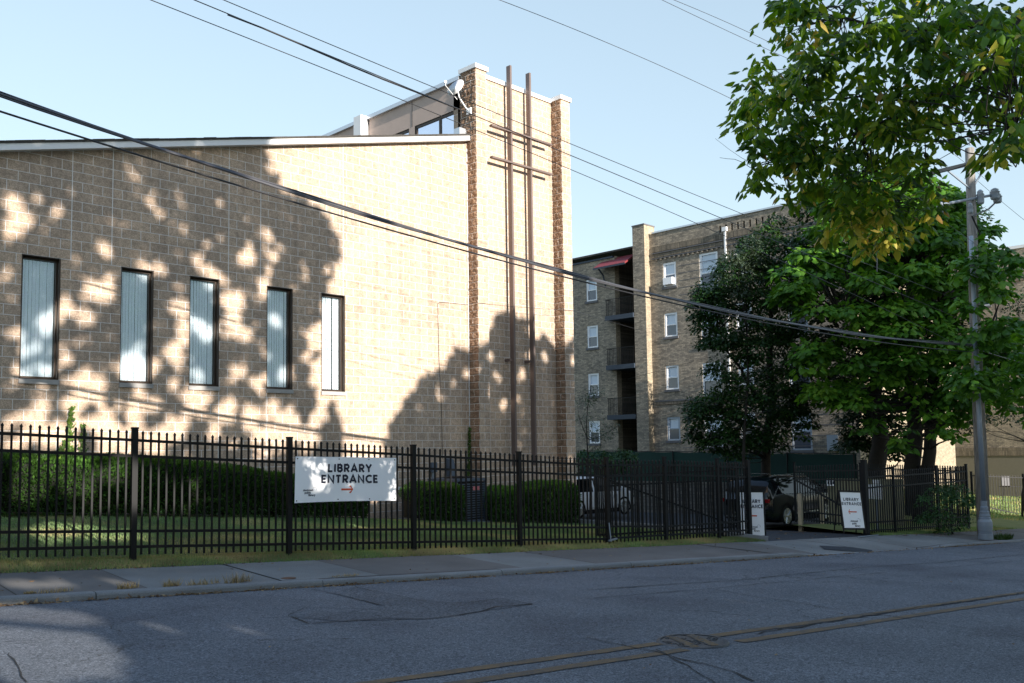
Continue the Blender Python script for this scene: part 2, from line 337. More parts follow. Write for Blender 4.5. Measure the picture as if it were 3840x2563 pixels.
# ------------------------------------------------------------------ ground zones
def lawnz(s, t):
    R = np.interp(s, [0, 3.4, 11, 15, 19], [.5, .46, .30, .15, .05])
    return kt(s) + .05 + .05*min(1, max(0, (t-13.6)/.4)) + R*min(1, max(0, (t-14.04)/4.4))
def lotz(s, t): return kt(max(s, 15)) + .03 - .012*(t-13.6)
def yardz(s, t): return kt(s) + .04 + .055*max(0, t-13.9)
def grid(name, mat, ss, ts, zf, jit=0., kind=True):
    V = [P(s, t, zf(s, t) + (random.uniform(-jit, jit) if jit else 0)) for t in ts for s in ss]; n = len(ss)
    Fc = [(j*n+i, j*n+i+1, (j+1)*n+i+1, (j+1)*n+i) for j in range(len(ts)-1) for i in range(n-1)]
    m = MB(); m.v = V; m.f = Fc; o = m.build(name, mat, smooth=True)
    return struct(o) if kind else o
A_ = lambda a, b, st: list(np.arange(a, b+1e-6, st))
def gz(s, t):
    sc = max(-60, min(110, s)); z = kt(sc) - .45
    if t > 30: z += min(1.5, (t-30)*.05)
    return z
grid('ground', M['soil'], A_(-300, 400, 10), A_(-200, 600, 10), gz)
grid('road', M['asphalt'], A_(-60, 100, 1), A_(.6, 11.5, .545), roadz)
grid('near_pavement', M['conc_b'], A_(-60, 100, 2), [-2, .45], lambda s, t: kt(s))
m = MB()
for s in A_(-60, 99, 1): m.add([P(s, .45, kt(s)), P(s+1, .45, kt(s+1)), P(s+1, .6, kt(s+1)), P(s, .6, kt(s)), P(s+1, .6, kt(s+1)-.2), P(s, .6, kt(s)-.2)], [(0,1,2,3), (3,2,4,5)])
struct(m.build('near_kerb', M['kerbm']))
grid('near_lawn', M['soil'], A_(-60, 100, 4), A_(-40, -2, 2), lambda s, t: kt(s)+.02-.01*(t+2))
# kerb with joints and rounded nose
m = MB(); s = -30.; ends = []
while s < 95:
    L = random.choice([2.9, 3.05, 3.1, 2.2]); e = s+L-.012
    segs = max(2, int(L/.3)); dz = random.uniform(-.006, .006); dy = random.uniform(-.008, .008)
    prof_n = 6; base = len(m.v)
    for k in range(segs+1):
        q = s+(e-s)*k/segs; f = kerbf(q); top = kt(q)+dz - (1-f)*.075; rb = roadz(q, 11.45)-.05
        w_ = noise.noise(Vector((q*3, 1.3, 0)))*.006
        for (dt_, z) in ((-.005+dy+w_, rb), (0+dy+w_, top-.035), (.012+dy, top-.012), (.035+dy, top), (.15, top+.002), (.15, top-.2)):
            m.v.append(tuple(map(float, P(q, 11.45+dt_, z))))
    for k in range(segs):
        for j in range(5):
            a = base+k*6+j; m.f.append((a, a+6, a+7, a+1))
    m.f.append(tuple(base+j for j in range(6))); m.f.append(tuple(base+segs*6+5-j for j in range(6)))
    s += L
struct(m.build('kerb', M['kerbm'], smooth=False))
# pavement slabs
def pavz(s, t): f = kerbf(s); return kt(s) + .0 + .05*(t-11.6)/2.0 - (1-f)*.075*max(0, 1-(t-11.6)/1.2)
joints = [-30+1.7*i for i in range(18)] + [2.35, 3.78, 5.52, 7.05, 9.68, 11.35, 13.0, 14.7, 16.4, 18.1, 20.2, 22.3, 24.2] + [26+1.8*i for i in range(35)]
joints = sorted(joints)
ma, mb_ = MB(), MB()
for i in range(len(joints)-1):
    a, b = joints[i]+.008, joints[i+1]-.008
    smooth_ = (3.7 < a < 7) or (9.5 < a < 11) or (17.5 < a < 25)
    mm = ma if smooth_ else mb_; n = max(1, int((b-a)/.5)); dz = random.uniform(-.006, .006)
    tt = [11.612, 12.2, 12.9, 13.62]
    base = len(mm.v)
    for k in range(n+1):
        q = a+(b-a)*k/n
        for t in tt: mm.v.append(tuple(map(float, P(q, t, pavz(q, t)+dz))))
    for k in range(n):
        for j in range(3): c = base+k*4+j; mm.f.append((c, c+4, c+5, c+1))
struct(mb_.build('pavement', M['conc_b'])); struct(ma.build('pavement', M['conc_a']))
grid('pavement_bed', M['verge'], A_(-30, 90, 1), [11.55, 13.7], lambda s, t: pavz(s, t)-.03)
# driveway throat, lot, lawn
LE = 20.35  # world X where the lawn meets the lot
def lawn_grid(name, mat, x0, x1, f, ys, zf):
    m = MB(); xs = A_(x0, x1, .5)
    for y in ys:
        for x in xs: s, t = x*DS[0]+y*DS[1], x*DT[0]+y*DT[1]; m.v.append((x, y, float(zf(s, t))))
    n = len(xs); m.f = [(j*n+i, j*n+i+1, (j+1)*n+i+1, (j+1)*n+i) for j in range(len(ys)-1) for i in range(n-1)]
    return m
# lawn in street coordinates up to the wall
ss = A_(-25, 19., .5)
m = MB(); rows = [13.6, 13.8, 14.04, 14.5, 15.2, 16, 17, 18, 19, 20, 21.5]
for t in rows:
    for s_ in ss: m.v.append(tuple(map(float, P(s_, t, lawnz(s_, t)))))
n = len(ss); m.f = [(j*n+i, j*n+i+1, (j+1)*n+i+1, (j+1)*n+i) for j in range(len(rows)-1) for i in range(n-1)]
keep = [f for f in m.f if (sum(m.v[i][0] for i in f)/4 < LE+.1) and sum(m.v[i][1] for i in f)/4 < 20.2]
m.f = keep; struct(m.build('lawn', M['soil'], smooth=True))
grid('parking_lot', M['asphalt_lot'], A_(15, 42, 1), A_(13.62, 46, 1.5), lambda s, t: lotz(s, t) if s > 17.5 else lotz(s, t)-.35)
M['turf_far'] = soilmat('far_turf', (.13,.17,.045), (.20,.22,.07), 1.2)
grid('yard', M['turf_far'], A_(24.6, 95, 1), A_(13.63, 60, 1.5), lambda s, t: yardz(s, t) if (s > 38 or t < 17) else lotz(s, t)-.02)
# kerb around the lawn end
m = MB(); pth = [(19.0, 13.7), (18.6, 14.1), (18.45, 14.5)]
c0 = P(19.1, 13.62, kt(19.1)+.05); c1 = P(18.55, 14.35, kt(18.55)+.12); c2 = (LE+.12, 15.4, lawnz(18.6, 17.3)+.02); c3 = (LE+.12, 19.2, lawnz(18.4, 21)+.02)
for a, b in ((c0, c1), (c1, (LE+.12, 12.6+.2, c1[2])), ((LE+.12, 12.8, c1[2]), c2), (c2, c3)): m.bar(a, b, .15, .22)
struct(m.build('lot_kerb', M['kerbm']))
# lane lines (double yellow), each 4 mm proud
def ribbon(m, pts, wd, dz=.006, zf=roadz, jag=0.):
    L, R = [], []
    for i, (s_, t) in enumerate(pts):
        a = pts[max(0, i-1)]; b = pts[min(len(pts)-1, i+1)]; d = np.array([b[0]-a[0], b[1]-a[1]]); d = d/(np.linalg.norm(d)+1e-9); nn = np.array([-d[1], d[0]])
        ww = (wd[i] if hasattr(wd, '__len__') else wd)/2; j1, j2 = (random.uniform(-jag, jag), random.uniform(-jag, jag))
        for lst, sg, j in ((L, 1, j1), (R, -1, j2)):
            q = (s_+nn[0]*(ww*sg+j), t+nn[1]*(ww*sg+j)); lst.append(P(q[0], q[1], zf(*q)+dz))
    n = len(pts); m.add(L+R, [(i, i+1, n+i+1, n+i) for i in range(n-1)])
y1 = onroad(2349, 1352); y2 = onroad(2349, 1370); tc = onroad(1700, 1458); td = onroad(1700, 1474)
print('yellow t', y1, y2, tc, td)
T1, T2 = 5.84, 5.50
for T in (T1, T2):
    MSX, _q = onroad(1588, 1474)
    m = MB(); pts = [(s_, T) for s_ in list(np.linspace(-50, MSX-(.33 if T == T1 else .36), 230))]; ribbon(m, pts, .125, jag=.008)
    pts = [(s_, T) for s_ in list(np.linspace(MSX+(.35 if T == T1 else .40), 95, 350))]; ribbon(m, pts, .125, jag=.008)
    struct(m.build('lane_line', M['yellow']))
# cracks and patch traced on the asphalt
def crack(px, wd=.018, sub=10, amp=.03, m=None, dz=.008):
    q = [onroad(*p) for p in px]; pts = []
    for a, b in zip(q[:-1], q[1:]):
        L = math.hypot(b[0]-a[0], b[1]-a[1]); n = max(2, int(L/.07))
        for k in range(n):
            f = k/n; s_, t = a[0]+(b[0]-a[0])*f, a[1]+(b[1]-a[1])*f
            pts.append((s_+amp*noise.noise(Vector((s_*4, t*4, 1))), t+amp*1.3*noise.noise(Vector((s_*5, t*5, 9)))))
    pts.append(q[-1]); ws = [wd*(.4+1.1*abs(noise.noise(Vector((p[0]*3, p[1]*3, 4))))) for p in pts]
    ribbon(m, pts, ws, dz=dz); return pts
m = MB()
def c3(x, y): return ((1000+x/1.9575)/S, (1550+y/1.9575)/S)
def c6(x, y): return ((2200+x/1.432)/S, (2000+y/1.432)/S)
crack([c3(650,1275), c3(760,1305), c3(900,1330), c3(1090,1372), c3(1370,1398), c3(1560,1385), c3(1720,1362), c3(1950,1405)], .03, m=m)
crack([c3(1950,1405), c3(1700,1425), c3(1560,1460), c3(1340,1500), c3(1180,1515), c3(900,1510), c3(560,1530), c3(310,1545), c3(180,1500)], .034, m=m)
crack([c3(340,1295), c3(500,1330), c3(680,1375), c3(850,1415)], .02, m=m)
crack([c3(0,1510), c3(150,1498), c3(330,1478), c3(540,1465)], .018, m=m)
crack([c3(1950,1395), c3(2170,1383)], .012, m=m)
crack([c6(0,308), c6(260,290), c6(460,275), c6(780,258), c6(1160,218), c6(1500,185), c6(1900,158), c6(2349,115)], .035, m=m)
crack([c6(0,355), c6(320,328), c6(650,302), c6(900,278), c6(1300,240), c6(1620,212), c6(2000,180), c6(2349,145)], .022, m=m)
crack([c6(690,305), c6(900,342), c6(1090,368), c6(1300,405), c6(1520,430), c6(1900,490), c6(2349,565)], .02, m=m)
crack([c6(0,565), c6(190,605), c6(360,640), c6(480,672), c6(640,705), c6(770,745), c6(900,800)], .028, m=m)
crack([c6(240,240), c6(380,258), c6(460,272)], .012, m=m)
crack([c6(950,165), c6(1100,180), c6(1290,195)], .012, m=m)
crack([c6(900,540), c6(1200,495), c6(1500,447), c6(1800,398), c6(2000,375), c6(2349,322)], .05, amp=.05, m=m)
crack([(0,1475), (150,1466), (300,1455), (430,1440)], .012, m=m); crack([(60,1568), (20,1500)], .014, m=m)
crack([(660,1415), (700,1395), (850,1400), (960,1408)], .012, m=m); crack([(1500,1492), (1560,1520), (1640,1568)], .02, m=m)
struct(m.build('road_cracks', M['crack']))
def roadpoly(px, name, mat, dz):
    q = [onroad(*p) for p in px]; m = MB(); m.add([P(s_, t, roadz(s_, t)+dz) for s_, t in q], [tuple(range(len(q)))]); return struct(m.build(name, mat))
# worn dark patches of road surface
roadpoly([c3(650,1278), c3(1090,1374), c3(1370,1400), c3(1720,1364), c3(1950,1405), c3(1560,1460), c3(1180,1512), c3(560,1530), c3(180,1500), c3(540,1467), c3(850,1415), c3(680,1375), c3(480,1320)], 'road_patch', M['patch'], .004)
dq = [(1880,1252), (1950,1255), (2000,1262), (2003,1267), (1940,1264), (1890,1260)]
m = MB(); vs = []
for p in dq:
    d = ray(*p); k = 20.
    for _ in range(40):
        q = d*k; s_, t = q@DS, q@DT; k *= (pavz(s_, t)+.012)/q[2]
    vs.append(q)
m.add(vs, [tuple(range(6))]); struct(m.build('driveway_patch', M['asphalt_lot']))

# ------------------------------------------------------------------ library building
lib = thing('library_building', 'tan split-face block library with tall narrow windows and sloping white-edged roof', 'building', (12, W, -1.8))
def slope(X): return 5.87 + (X-5.46)*(8.86-5.87)/(17.53-5.46)
wins = [(6.873-4.5*B, 6.873-.93*B), (6.873+5*B, 6.873+8.45*B), (6.873+12.45*B, 6.873+15.95*B), (6.873+21.85*B, 6.873+25.3*B), (6.873+29.3*B, 6.873+32.75*B)]
ZH, ZS = Z0, Z0-12*B
m = MB(); xs = [-8.] + [c for w_ in wins for c in w_] + [17.76]
for i in range(len(xs)-1):
    a, b = xs[i], xs[i+1]; ta, tb = slope(a)+.08, slope(b)+.08
    if i % 2 == 0: m.quad((a,W,-2.8), (b,W,-2.8), (b,W,tb), (a,W,ta))
    else:
        m.quad((a,W,-2.8), (b,W,-2.8), (b,W,ZS-.09), (a,W,ZS-.09)); m.quad((a,W,ZH), (b,W,ZH), (b,W,tb), (a,W,ta))
        for x_ in (a, b): m.quad((x_,W,ZS-.09), (x_,W+.22,ZS-.09), (x_,W+.22,ZH), (x_,W,ZH))
        m.quad((a,W,ZH), (b,W,ZH), (b,W+.22,ZH), (a,W+.22,ZH))
m.quad((-8,W,-2.8), (-8,W+12,-2.8), (-8,W+12,slope(-8)), (-8,W,slope(-8)))
m.build('wall', M['block'], lib)
M['seal'] = plain('pale_sealant', (.78,.76,.74), .7)
for ii, zz in ((0, Z0), (4, Z0), (17, Z0), (21, Z0-.2), (32.5, ZH+.0)):
    x_ = U0+ii*B; MB().box(x_-.008, x_+.008, W-.004, W+.01, zz, slope(x_)+.05).build('control_joint', M['seal'], lib)
for ii in (-.93, 5., 15.95, 21.85):
    x_ = U0+ii*B; MB().box(x_-.006, x_+.006, W-.004, W+.01, -1.5, ZS-.1).build('control_joint', M['seal'], lib)
def lib_window(a, b, k):
    fr = MB(); y0, y1 = W+.10, W+.16; e = .055
    for (p, q, r_, s_) in ((a+.004, a+e, ZS, ZH-.004), (b-e, b-.004, ZS, ZH-.004)): fr.box(p, q, y0, y1, r_, s_)
    fr.box(a+e, b-e, y0, y1, ZS, ZS+e); fr.box(a+e, b-e, y0, y1, ZH-e-.01, ZH-.004)
    fr.box(a+.004, b-.004, W-.008, W+.099, ZS-.004, ZS+.012)          # sub-sill
    fr.box(b-.03, b-.003, W-.006, W+.099, ZS+.013, ZH-.02); fr.box(a+.003, a+.016, W-.006, W+.099, ZS+.013, ZH-.02); fr.box(a+.004, b-.031, W-.006, W+.099, ZH-.02, ZH-.003)
    f = fr.build('window', M['bronze'], lib)
    MB().box(a+e-.003, b-e+.003, W+.128, W+.132, ZS+e-.003, ZH-e+.003).build('pane', M['glass'], f)
    bl = MB(); n = 9; wv = (b-a-2*e)/n
    for i in range(n):
        x0 = a+e+i*wv; tl = random.uniform(.3, .75); gap = .012 if (k == 4 and i == 6) else .001
        if k == 4 and i == 5: wv2 = wv*.72
        else: wv2 = wv*(1.-gap)
        yy = W+.19+random.uniform(0, .012)
        pts = [(x0+wv2*j/4, yy - .018*math.sin(math.pi*j/4)*tl + .02*j/4*tl) for j in range(5)]
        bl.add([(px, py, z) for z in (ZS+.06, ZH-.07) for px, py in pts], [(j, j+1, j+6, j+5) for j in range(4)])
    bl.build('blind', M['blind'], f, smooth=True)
    MB().box(a-.3, b+.3, W+.5, W+.52, ZS-.3, ZH+.3).build('room_back', M['dark'], f)
    MB().box(a-.01, b+.01, W-.035, W+.14, ZS-.098, ZS-.006).build('sill', M['stone_sill'], f)
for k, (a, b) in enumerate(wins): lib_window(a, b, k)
# fascia, gutter edge, roof
def sl(x0, x1, y0, y1, lo, hi):
    return MB().add([(x0,y0,slope(x0)+lo), (x1,y0,slope(x1)+lo), (x1,y1,slope(x1)+lo), (x0,y1,slope(x0)+lo), (x0,y0,slope(x0)+hi), (x1,y0,slope(x1)+hi), (x1,y1,slope(x1)+hi), (x0,y1,slope(x0)+hi)],
                    [(3,2,1,0),(4,5,6,7),(0,1,5,4),(1,2,6,5),(2,3,7,6),(3,0,4,7)])
sl(-8.2, 17.70, W-.20, W-.17, 0, .135).build('fascia', M['white'], lib)
sl(-8.2, 17.75, W-.169, W-.001, .004, .03).build('soffit', M['white'], lib)
m = sl(-8.2, 17.74, W-.225, W+14, .137, .165)
x = -8.0
while x < 17.6:
    L = random.uniform(.12, .3); h = random.uniform(.0, .012)
    m.add(sl(x, min(x+L, 17.7), W-.235, W-.12, .166, .176+h).v, sl(0, 1, 0, 1, 0, 1).f); x += L+.01
m.build('roof', M['shingle'], lib)
# tower
TZ = 10.99
m = MB(); m.box(18.168, 21.419, W, W+.3, -2.9, TZ-.002)
m.build('tower_wall', M['block_field'], lib)
def rough_face(m, p0, ux, uz, nx, nz, nrm, amp, seed, rz=B, pz=Z0, ubl=.4064):
    """displaced split-face sheet: p0 corner, ux width vector, uz height"""
    base = len(m.v); p0 = np.array(p0, float); ux = np.array(ux, float); uz = np.array(uz, float); nrm = np.array(nrm, float)
    L = np.linalg.norm(ux)
    for j in range(nz+1):
        for i in range(nx+1):
            p = p0+ux*i/nx+uz*j/nz; z = (p[2]-pz)/rz; fz = z-math.floor(z); ez = min(fz, 1-fz)*rz
            row = math.floor(z); h = noise.noise(Vector((p[0]*9+seed, p[1]*9, p[2]*9)))*.6+noise.noise(Vector((p[0]*26, p[1]*26+seed, p[2]*26)))*.4+noise.noise(Vector((p[0]*60, p[1]*60, p[2]*60+seed)))*.22
            dep = min(1, ez/.02); tilt = noise.noise(Vector((row*7.3, seed, 0)))*.5
            d = amp*(h+.35+tilt*.5)*dep - .004*(1-dep)
            if i in (0, nx): d *= .35
            q = p+nrm*d; m.v.append(tuple(map(float, q)))
    for j in range(nz):
        for i in range(nx): a = base+j*(nx+1)+i; m.f.append((a, a+1, a+nx+2, a+nx+1))
for (x0, x1, ztop, mt, sd) in ((17.76, 18.167, TZ, M['block_pil_l'], 1.), (21.42, 21.828, TZ+.05, M['block_pil_r'], 5.)):
    m = MB(); rough_face(m, (x0, W-.406, -2.9), (x1-x0, 0, 0), (0, 0, ztop+2.9), 8, 460, (0,-1,0), .012, sd)
    m.quad((x1, W-.406, -2.9), (x1, W+.3, -2.9), (x1, W+.3, ztop), (x1, W-.406, ztop)); m.quad((x0+.01, W+.3, -2.9), (x1, W+.3, -2.9), (x1, W+.3, ztop), (x0+.01, W+.3, ztop))
    m.build('pilaster', mt, lib, smooth=False)
    m = MB(); yb = W+.24 if x0 < 18 else W
    rough_face(m, (x0, yb, -2.9), (0, -(yb-(W-.406)), 0), (0, 0, ztop+2.9), 22 if x0 < 18 else 14, 900, (-1,0,0), .045, sd+3)
    m.build('pilaster_side', M['block_side_shade'], lib, smooth=False)
m = MB(); m.box(17.80, 21.828, W+.31, W+.6, -2.9, TZ-.1).box(21.5, 21.829, W+.3, W+14, -2.9, 10.5); m.build('tower_core', M['block_field'], lib)
m = MB()
m.box(17.70, 18.22, W-.46, W+.27, TZ, TZ+.125).box(21.37, 21.88, W-.46, W+.27, TZ+.045, TZ+.175); m.box(18.221, 21.369, W-.05, W+.27, TZ+.005, TZ+.125)
m.build('coping', M['white'], lib)
# clerestory behind
m = MB(); X0 = 17.80
def cl(y0, y1, z0, z1): m.quad((X0,y0,z0), (X0,y1,z0), (X0,y1,z1), (X0,y0,z1))
cl(W+.2, 19.75, 7.5, 10.84); cl(19.75, 21.74, 10.02, 10.84); cl(21.74, 22.02, 7.5, 10.84); cl(22.02, 24.1, 10.02, 10.84); cl(24.1, 34, 7.5, 10.84)
m.box(X0, 21.8, 33.9, 34, 7.5, 10.84)
m.build('clerestory_wall', M['stucco'], lib)
m = MB(); m.box(X0-.09, 21.85, W+.275, 34.1, 10.84, 10.96); m.build('clerestory_coping', M['aluminium'], lib)
MB().box(X0-.008, X0+.002, 21.86, 21.875, 10.03, 10.835).build('stucco_joint', M['dark'], lib)
for (a, b, mul) in ((19.75, 21.74, 20.6), (22.02, 24.1, 23.0)):
    m = MB(); e = .06
    m.box(X0+.03, X0+.1, a, a+e, 8.4, 10.02).box(X0+.03, X0+.1, b-e, b, 8.4, 10.02).box(X0+.03, X0+.1, a+e, b-e, 9.94, 10.02).box(X0+.03, X0+.1, mul-.04, mul+.04, 8.4, 9.939)
    f = m.build('clerestory_window', M['bronze'], lib); MB().box(X0+.06, X0+.07, a+e, b-e, 8.4, 9.94).build('pane', M['mirror'], f)
m = MB(); m.box(X0-.32, X0-.03, 24.1, 24.5, 10.25, 10.95); m.add([(X0-.30,24.12,10.25),(X0-.05,24.12,10.25),(X0-.05,24.4,10.25),(X0-.3,24.4,10.25),(X0-.2,24.2,9.9),(X0-.06,24.2,9.9),(X0-.06,24.3,9.9),(X0-.2,24.3,9.9)],[(0,1,5,4),(1,2,6,5),(2,3,7,6),(3,0,4,7)]); m.box(X0-.17, X0-.06, 24.18, 24.28, 9.0, 10.1)
m.build('downspout', M['white'], lib)
m = MB(); m.box(17.5, 17.79, W+.02, W+.26, slope(17.6)+.16, slope(17.6)+.42); m.build('roof_flashing', M['aluminium'], lib)
m = MB(); m.tube([(17.735, W-.02, -1.5), (17.735, W-.02, 8.7)], .012, 6); m.build('lightning_conductor', M['white'], lib)
fix(lib)
# cross sculpture
cx = thing('metal_cross', 'tall brown steel double cross of two uprights and two crossbars on the tower', 'sculpture', (19.7, 19.1, -.4))
for x0, x1, zt in ((19.275, 19.345, 11.55), (20.115, 20.185, 11.56)):
    MB().box(x0, x1, 19.04, 19.20, -.44, zt).build('upright', M['rust_steel'], cx)
    for z in (9.62, 2.62):
        MB().box(x0-.02 if z > 5 else x0-.10, x1-.02 if z > 5 else x0-.005, 19.12, W-.002, z, z+.07).build('bracket', M['rust_steel'], cx)
for z in (9.475, 8.53): MB().box(18.46, 21.06, 19.0, 19.125, z, z+.055).build('crossbar', M['rust_steel'], cx)
fix(cx)
# satellite dish
dsh = thing('satellite_dish', 'small white satellite dish on bent arm at the tower side', 'satellite dish', (17.7, W-.1, 9.9))
dc = np.array([17.32, 19.25, 10.33]); ax = np.array([-.90, -.12, .42]); ax /= np.linalg.norm(ax)
m = MB(); m.tube([dc+ax*z for z in (0, .012, .035, .07, .075, .03, 0)], [.02, .12, .21, .29, .285, .18, .01], 28, cap=False); m.build('reflector', M['white'], dsh, smooth=True)
m = MB(); m.tube([(17.75, W-.15, 9.78), (17.6, W-.15, 9.84), (17.4, W-.1, 10.1), dc-ax*.02], .02, 8); m.box(17.70, 17.755, W-.24, W-.06, 9.68, 9.86); m.build('mast', M['white'], dsh)
m = MB(); e_ = dc+ax*.42+np.array([-.1, 0, -.22]); m.tube([dc-np.array([0, 0, .3]), e_, e_+np.array([0, 0, .12])], .011, 6); m.tube([e_+np.array([0,0,.12]), e_+np.array([.09,.1,.13])], .04, 8); m.build('feed_arm', M['white'], dsh)
fix(dsh)

# ------------------------------------------------------------------ fences
def picket(m, a, z0, z1, dirv, wd=.026, tip=.05):
    a = np.asarray(a, float); dv = np.asarray(dirv)*wd/2; nv = np.array([-dv[1], dv[0], 0])
    b = a.copy(); vs = []
    for z, k in ((z0, 1.), (z1-tip, 1.), (z1-tip+.004, 1.35), (z1-tip*.55, 1.1)):
        for sx, sy in ((-1,-1), (1,-1), (1,1), (-1,1)): vs.append((a[0]+dv[0]*sx*k+nv[0]*sy*k, a[1]+dv[1]*sx*k+nv[1]*sy*k, z))
    vs.append((a[0], a[1], z1)); fs = [(i*4+j, i*4+(j+1)%4, i*4+4+(j+1)%4, i*4+4+j) for i in range(3) for j in range(4)] + [(12+j, 12+(j+1)%4, 16) for j in range(4)]
    m.add(vs, fs)
def panel(root, a, b, ra, rb, ta, tb, ba, bb, mat, n=None, wd=.026, rails=None, lean=0.):
    """a,b plan points; rail heights ra,rb lists at each end; tip ta,tb; bottom ba,bb"""
    a, b = np.array([a[0], a[1], 0.]), np.array([b[0], b[1], 0.]); d = b-a; L = np.linalg.norm(d); d /= L
    n = n or int(L/.1165); m = MB()
    for i in range(1, n):
        f = i/n; p = a+d*L*f; picket(m, p, ba+(bb-ba)*f, ta+(tb-ta)*f, d, wd)
    for z0, z1 in zip(ra, rb): m.bar((a[0], a[1], z0), (b[0], b[1], z1), .036, .042)
    return m.build('panel', mat, root)
def post(root, p, z0, z1, mat, w_=.080, cap=True):
    m = MB(); m.obox((p[0], p[1], (z0+z1)/2), np.array([DS[0], DS[1], 0])*w_/2, np.array([DT[0], DT[1], 0])*w_/2, (0, 0, (z1-z0)/2))
    if cap: m.obox((p[0], p[1], z1+.008), np.array([DS[0], DS[1], 0])*(w_/2+.006), np.array([DT[0], DT[1], 0])*(w_/2+.006), (0, 0, .012))
    return m.build('post', mat, root)
ps = [(-7.85+2.44*0, None)]
fen = thing('iron_fence', 'long black spear-topped steel fence in front of the library lawn', 'fence', P(9, 14.04, -1.75))
S_ = [-10.27, -7.83, -5.39, -2.95, -.52, 1.92, 4.35, 6.80, 9.20, 11.66, 14.07]
Zt = lambda s_: .40-(s_-4.35)*.0575 - .0003*(s_-4.35)**2
for i, s_ in enumerate(S_):
    p = P(s_, 14.04, 0); post(fen, p, lawnz(s_, 14.04)-.05, Zt(s_), M['black_metal'])
    if i < len(S_)-1:
        s2 = S_[i+1]; q = P(s2, 14.04, 0); za, zb = Zt(s_), Zt(s2)
        if s2 > 12: off = [.165, .385, 1.46, 1.70]
        else: off = [.17, .40, 1.49, 1.715]
        panel(fen, p, q, [za-o for o in off], [zb-o for o in off], za+.0-.02, zb-.02, za-1.83, zb-1.83, M['black_metal'], n=21)
fix(fen)
f2 = thing('iron_fence', 'weathered black steel fence with bent lower rail beside the car park opening', 'fence', P(16.5, 14.04, -2.1))
Zb = lambda s_: np.interp(s_, [14.07, 15.9, 17.77, 18.95], [-.17, -.20, -.27, -.33])
S2 = [15.91, 17.78, 18.95]
for s_ in S2: post(f2, P(s_, 14.04, 0), lotz(s_, 14)-.03 if s_ > 18.5 else kt(s_)+.06, Zb(s_), M['black_gate'], w_=.1 if s_ > 18.5 else .07)
seqp = [14.07]+S2
for a, b in zip(seqp[:-1], seqp[1:]):
    za, zb = Zb(a), Zb(b); k = .0
    lowa, lowb = np.interp([a, b], [14.07, 15.9, 18.95], [-1.63, -1.74, -1.80]); low2a, low2b = np.interp([a, b], [14.07, 15.9, 18.95], [-1.88, -1.93, -2.02])
    panel(f2, P(a+.04, 14.04, 0), P(b-.04, 14.04, 0), [za-.17, za-.40, lowa, low2a], [zb-.17, zb-.40, lowb, low2b], za-.05, zb-.05, low2a-.12, low2b-.1, M['black_gate'], n=int((b-a)/.1165))
m = MB(); p0 = att(1397, 1200, 14.0); p1 = att(1402, 1243, 13.9); m.bar(p0, p1, .02, .02); m.bar(att(1396, 1241, 13.98), att(1415, 1236, 13.95), .05, .03); m.build('bent_bar', M['galv'], f2)
fix(f2)
f3 = thing('gate_leaf', 'open black steel gate leaf folded back behind the fence by the lot', 'gate', P(16.6, 15.0, -2.2))
ga, gb = P(15.0, 15.3, 0), P(18.9, 14.35, 0)
panel(f3, ga, gb, [-.62, -.85, -1.95, -2.15], [-.55, -.78, -1.95, -2.17], -.42, -.38, -2.2, -2.25, M['black_gate'], n=33)
m = MB(); m.bar((ga[0], ga[1], -.6), (gb[0], gb[1], -1.95), .04, .04); m.build('brace', M['black_gate'], f3)
for g_ in (ga, gb): post(f3, g_, -2.25, -.38, M['black_gate'], w_=.05)
fix(f3)
f4 = thing('gate_leaf', 'open black steel gate leaf with diagonal brace swung inward at the car park opening', 'gate', (25.6, 11.5, -2.4))
ga = np.array([25.65, 11.62, 0]); gb = np.array([27.05, 14.40, 0])
gb = atD((2700+872/3.137)/S, (1600+470/3.137)/S, 29.2); gb = np.array([gb[0], gb[1], 0])
panel(f4, gb, ga, [-.78, -1.02, -2.0, -2.24], [-.70, -.98, -2.03, -2.27], -.60, -.50, -2.3, -2.33, M['black_gate'], n=int(np.linalg.norm(gb-ga)/.125))
m = MB(); m.bar((ga[0], ga[1], -2.03), (gb[0], gb[1], -1.03), .045, .045); m.build('brace', M['black_gate'], f4)
for g_ in (ga, gb): post(f4, g_, -2.36, -.5, M['black_gate'], w_=.055)
fix(f4)
f5 = thing('iron_fence', 'black steel fence right of the opening, running behind the leafy shrub', 'fence', P(27.5, 14.04, -2.5))
S5 = [24.30, 25.87, 28.47, 30.47]
post(f5, P(24.30, 14.04, 0), -2.49, -.42, M['black_gate'], w_=.13)
for s_ in S5[1:]: post(f5, P(s_, 14.04, 0), yardz(s_, 14.04)-.1, -.66, M['black_gate'], w_=.07)
for a, b in zip(S5[:-1], S5[1:]): panel(f5, P(a+.04, 14.04, 0), P(b-.04, 14.04, 0), [-.90, -1.20, -2.15+(-.03)*(a-24), -2.38-.03*(a-24)], [-.88, -1.17, -2.15-.03*(b-24), -2.38-.03*(b-24)], -.72, -.70, -2.45-.03*(a-24), -2.45-.03*(b-24), M['black_gate'])
a = P(30.47, 14.04, 0); bq = (31.0+3.2, a[1]+4.3, 0)
panel(f5, a, bq, [-.88, -1.17, -2.3], [-.85, -1.12, -2.1], -.70, -.68, -2.6, -2.4, M['black_gate'])
fix(f5)
f6 = thing('iron_fence', 'slim black steel fence along the sunlit lawn at the right edge', 'fence', (43, 13.5, -3.0))
fa = atD(2232, 1168, 40); fb = atD(2349+90, 1215, 40.4); fc = atD(2349+90, 1095, 40.4); fd = atD(2232, 1098-8, 40)
za, zb = fa[2]+.1, fb[2]+.12; ta_, tb_ = -1.28, -1.52
n6 = 2
pa = np.array([fa[0], fa[1]]); pb = np.array([fb[0], fb[1]])
mid = pa*.42+pb*.58
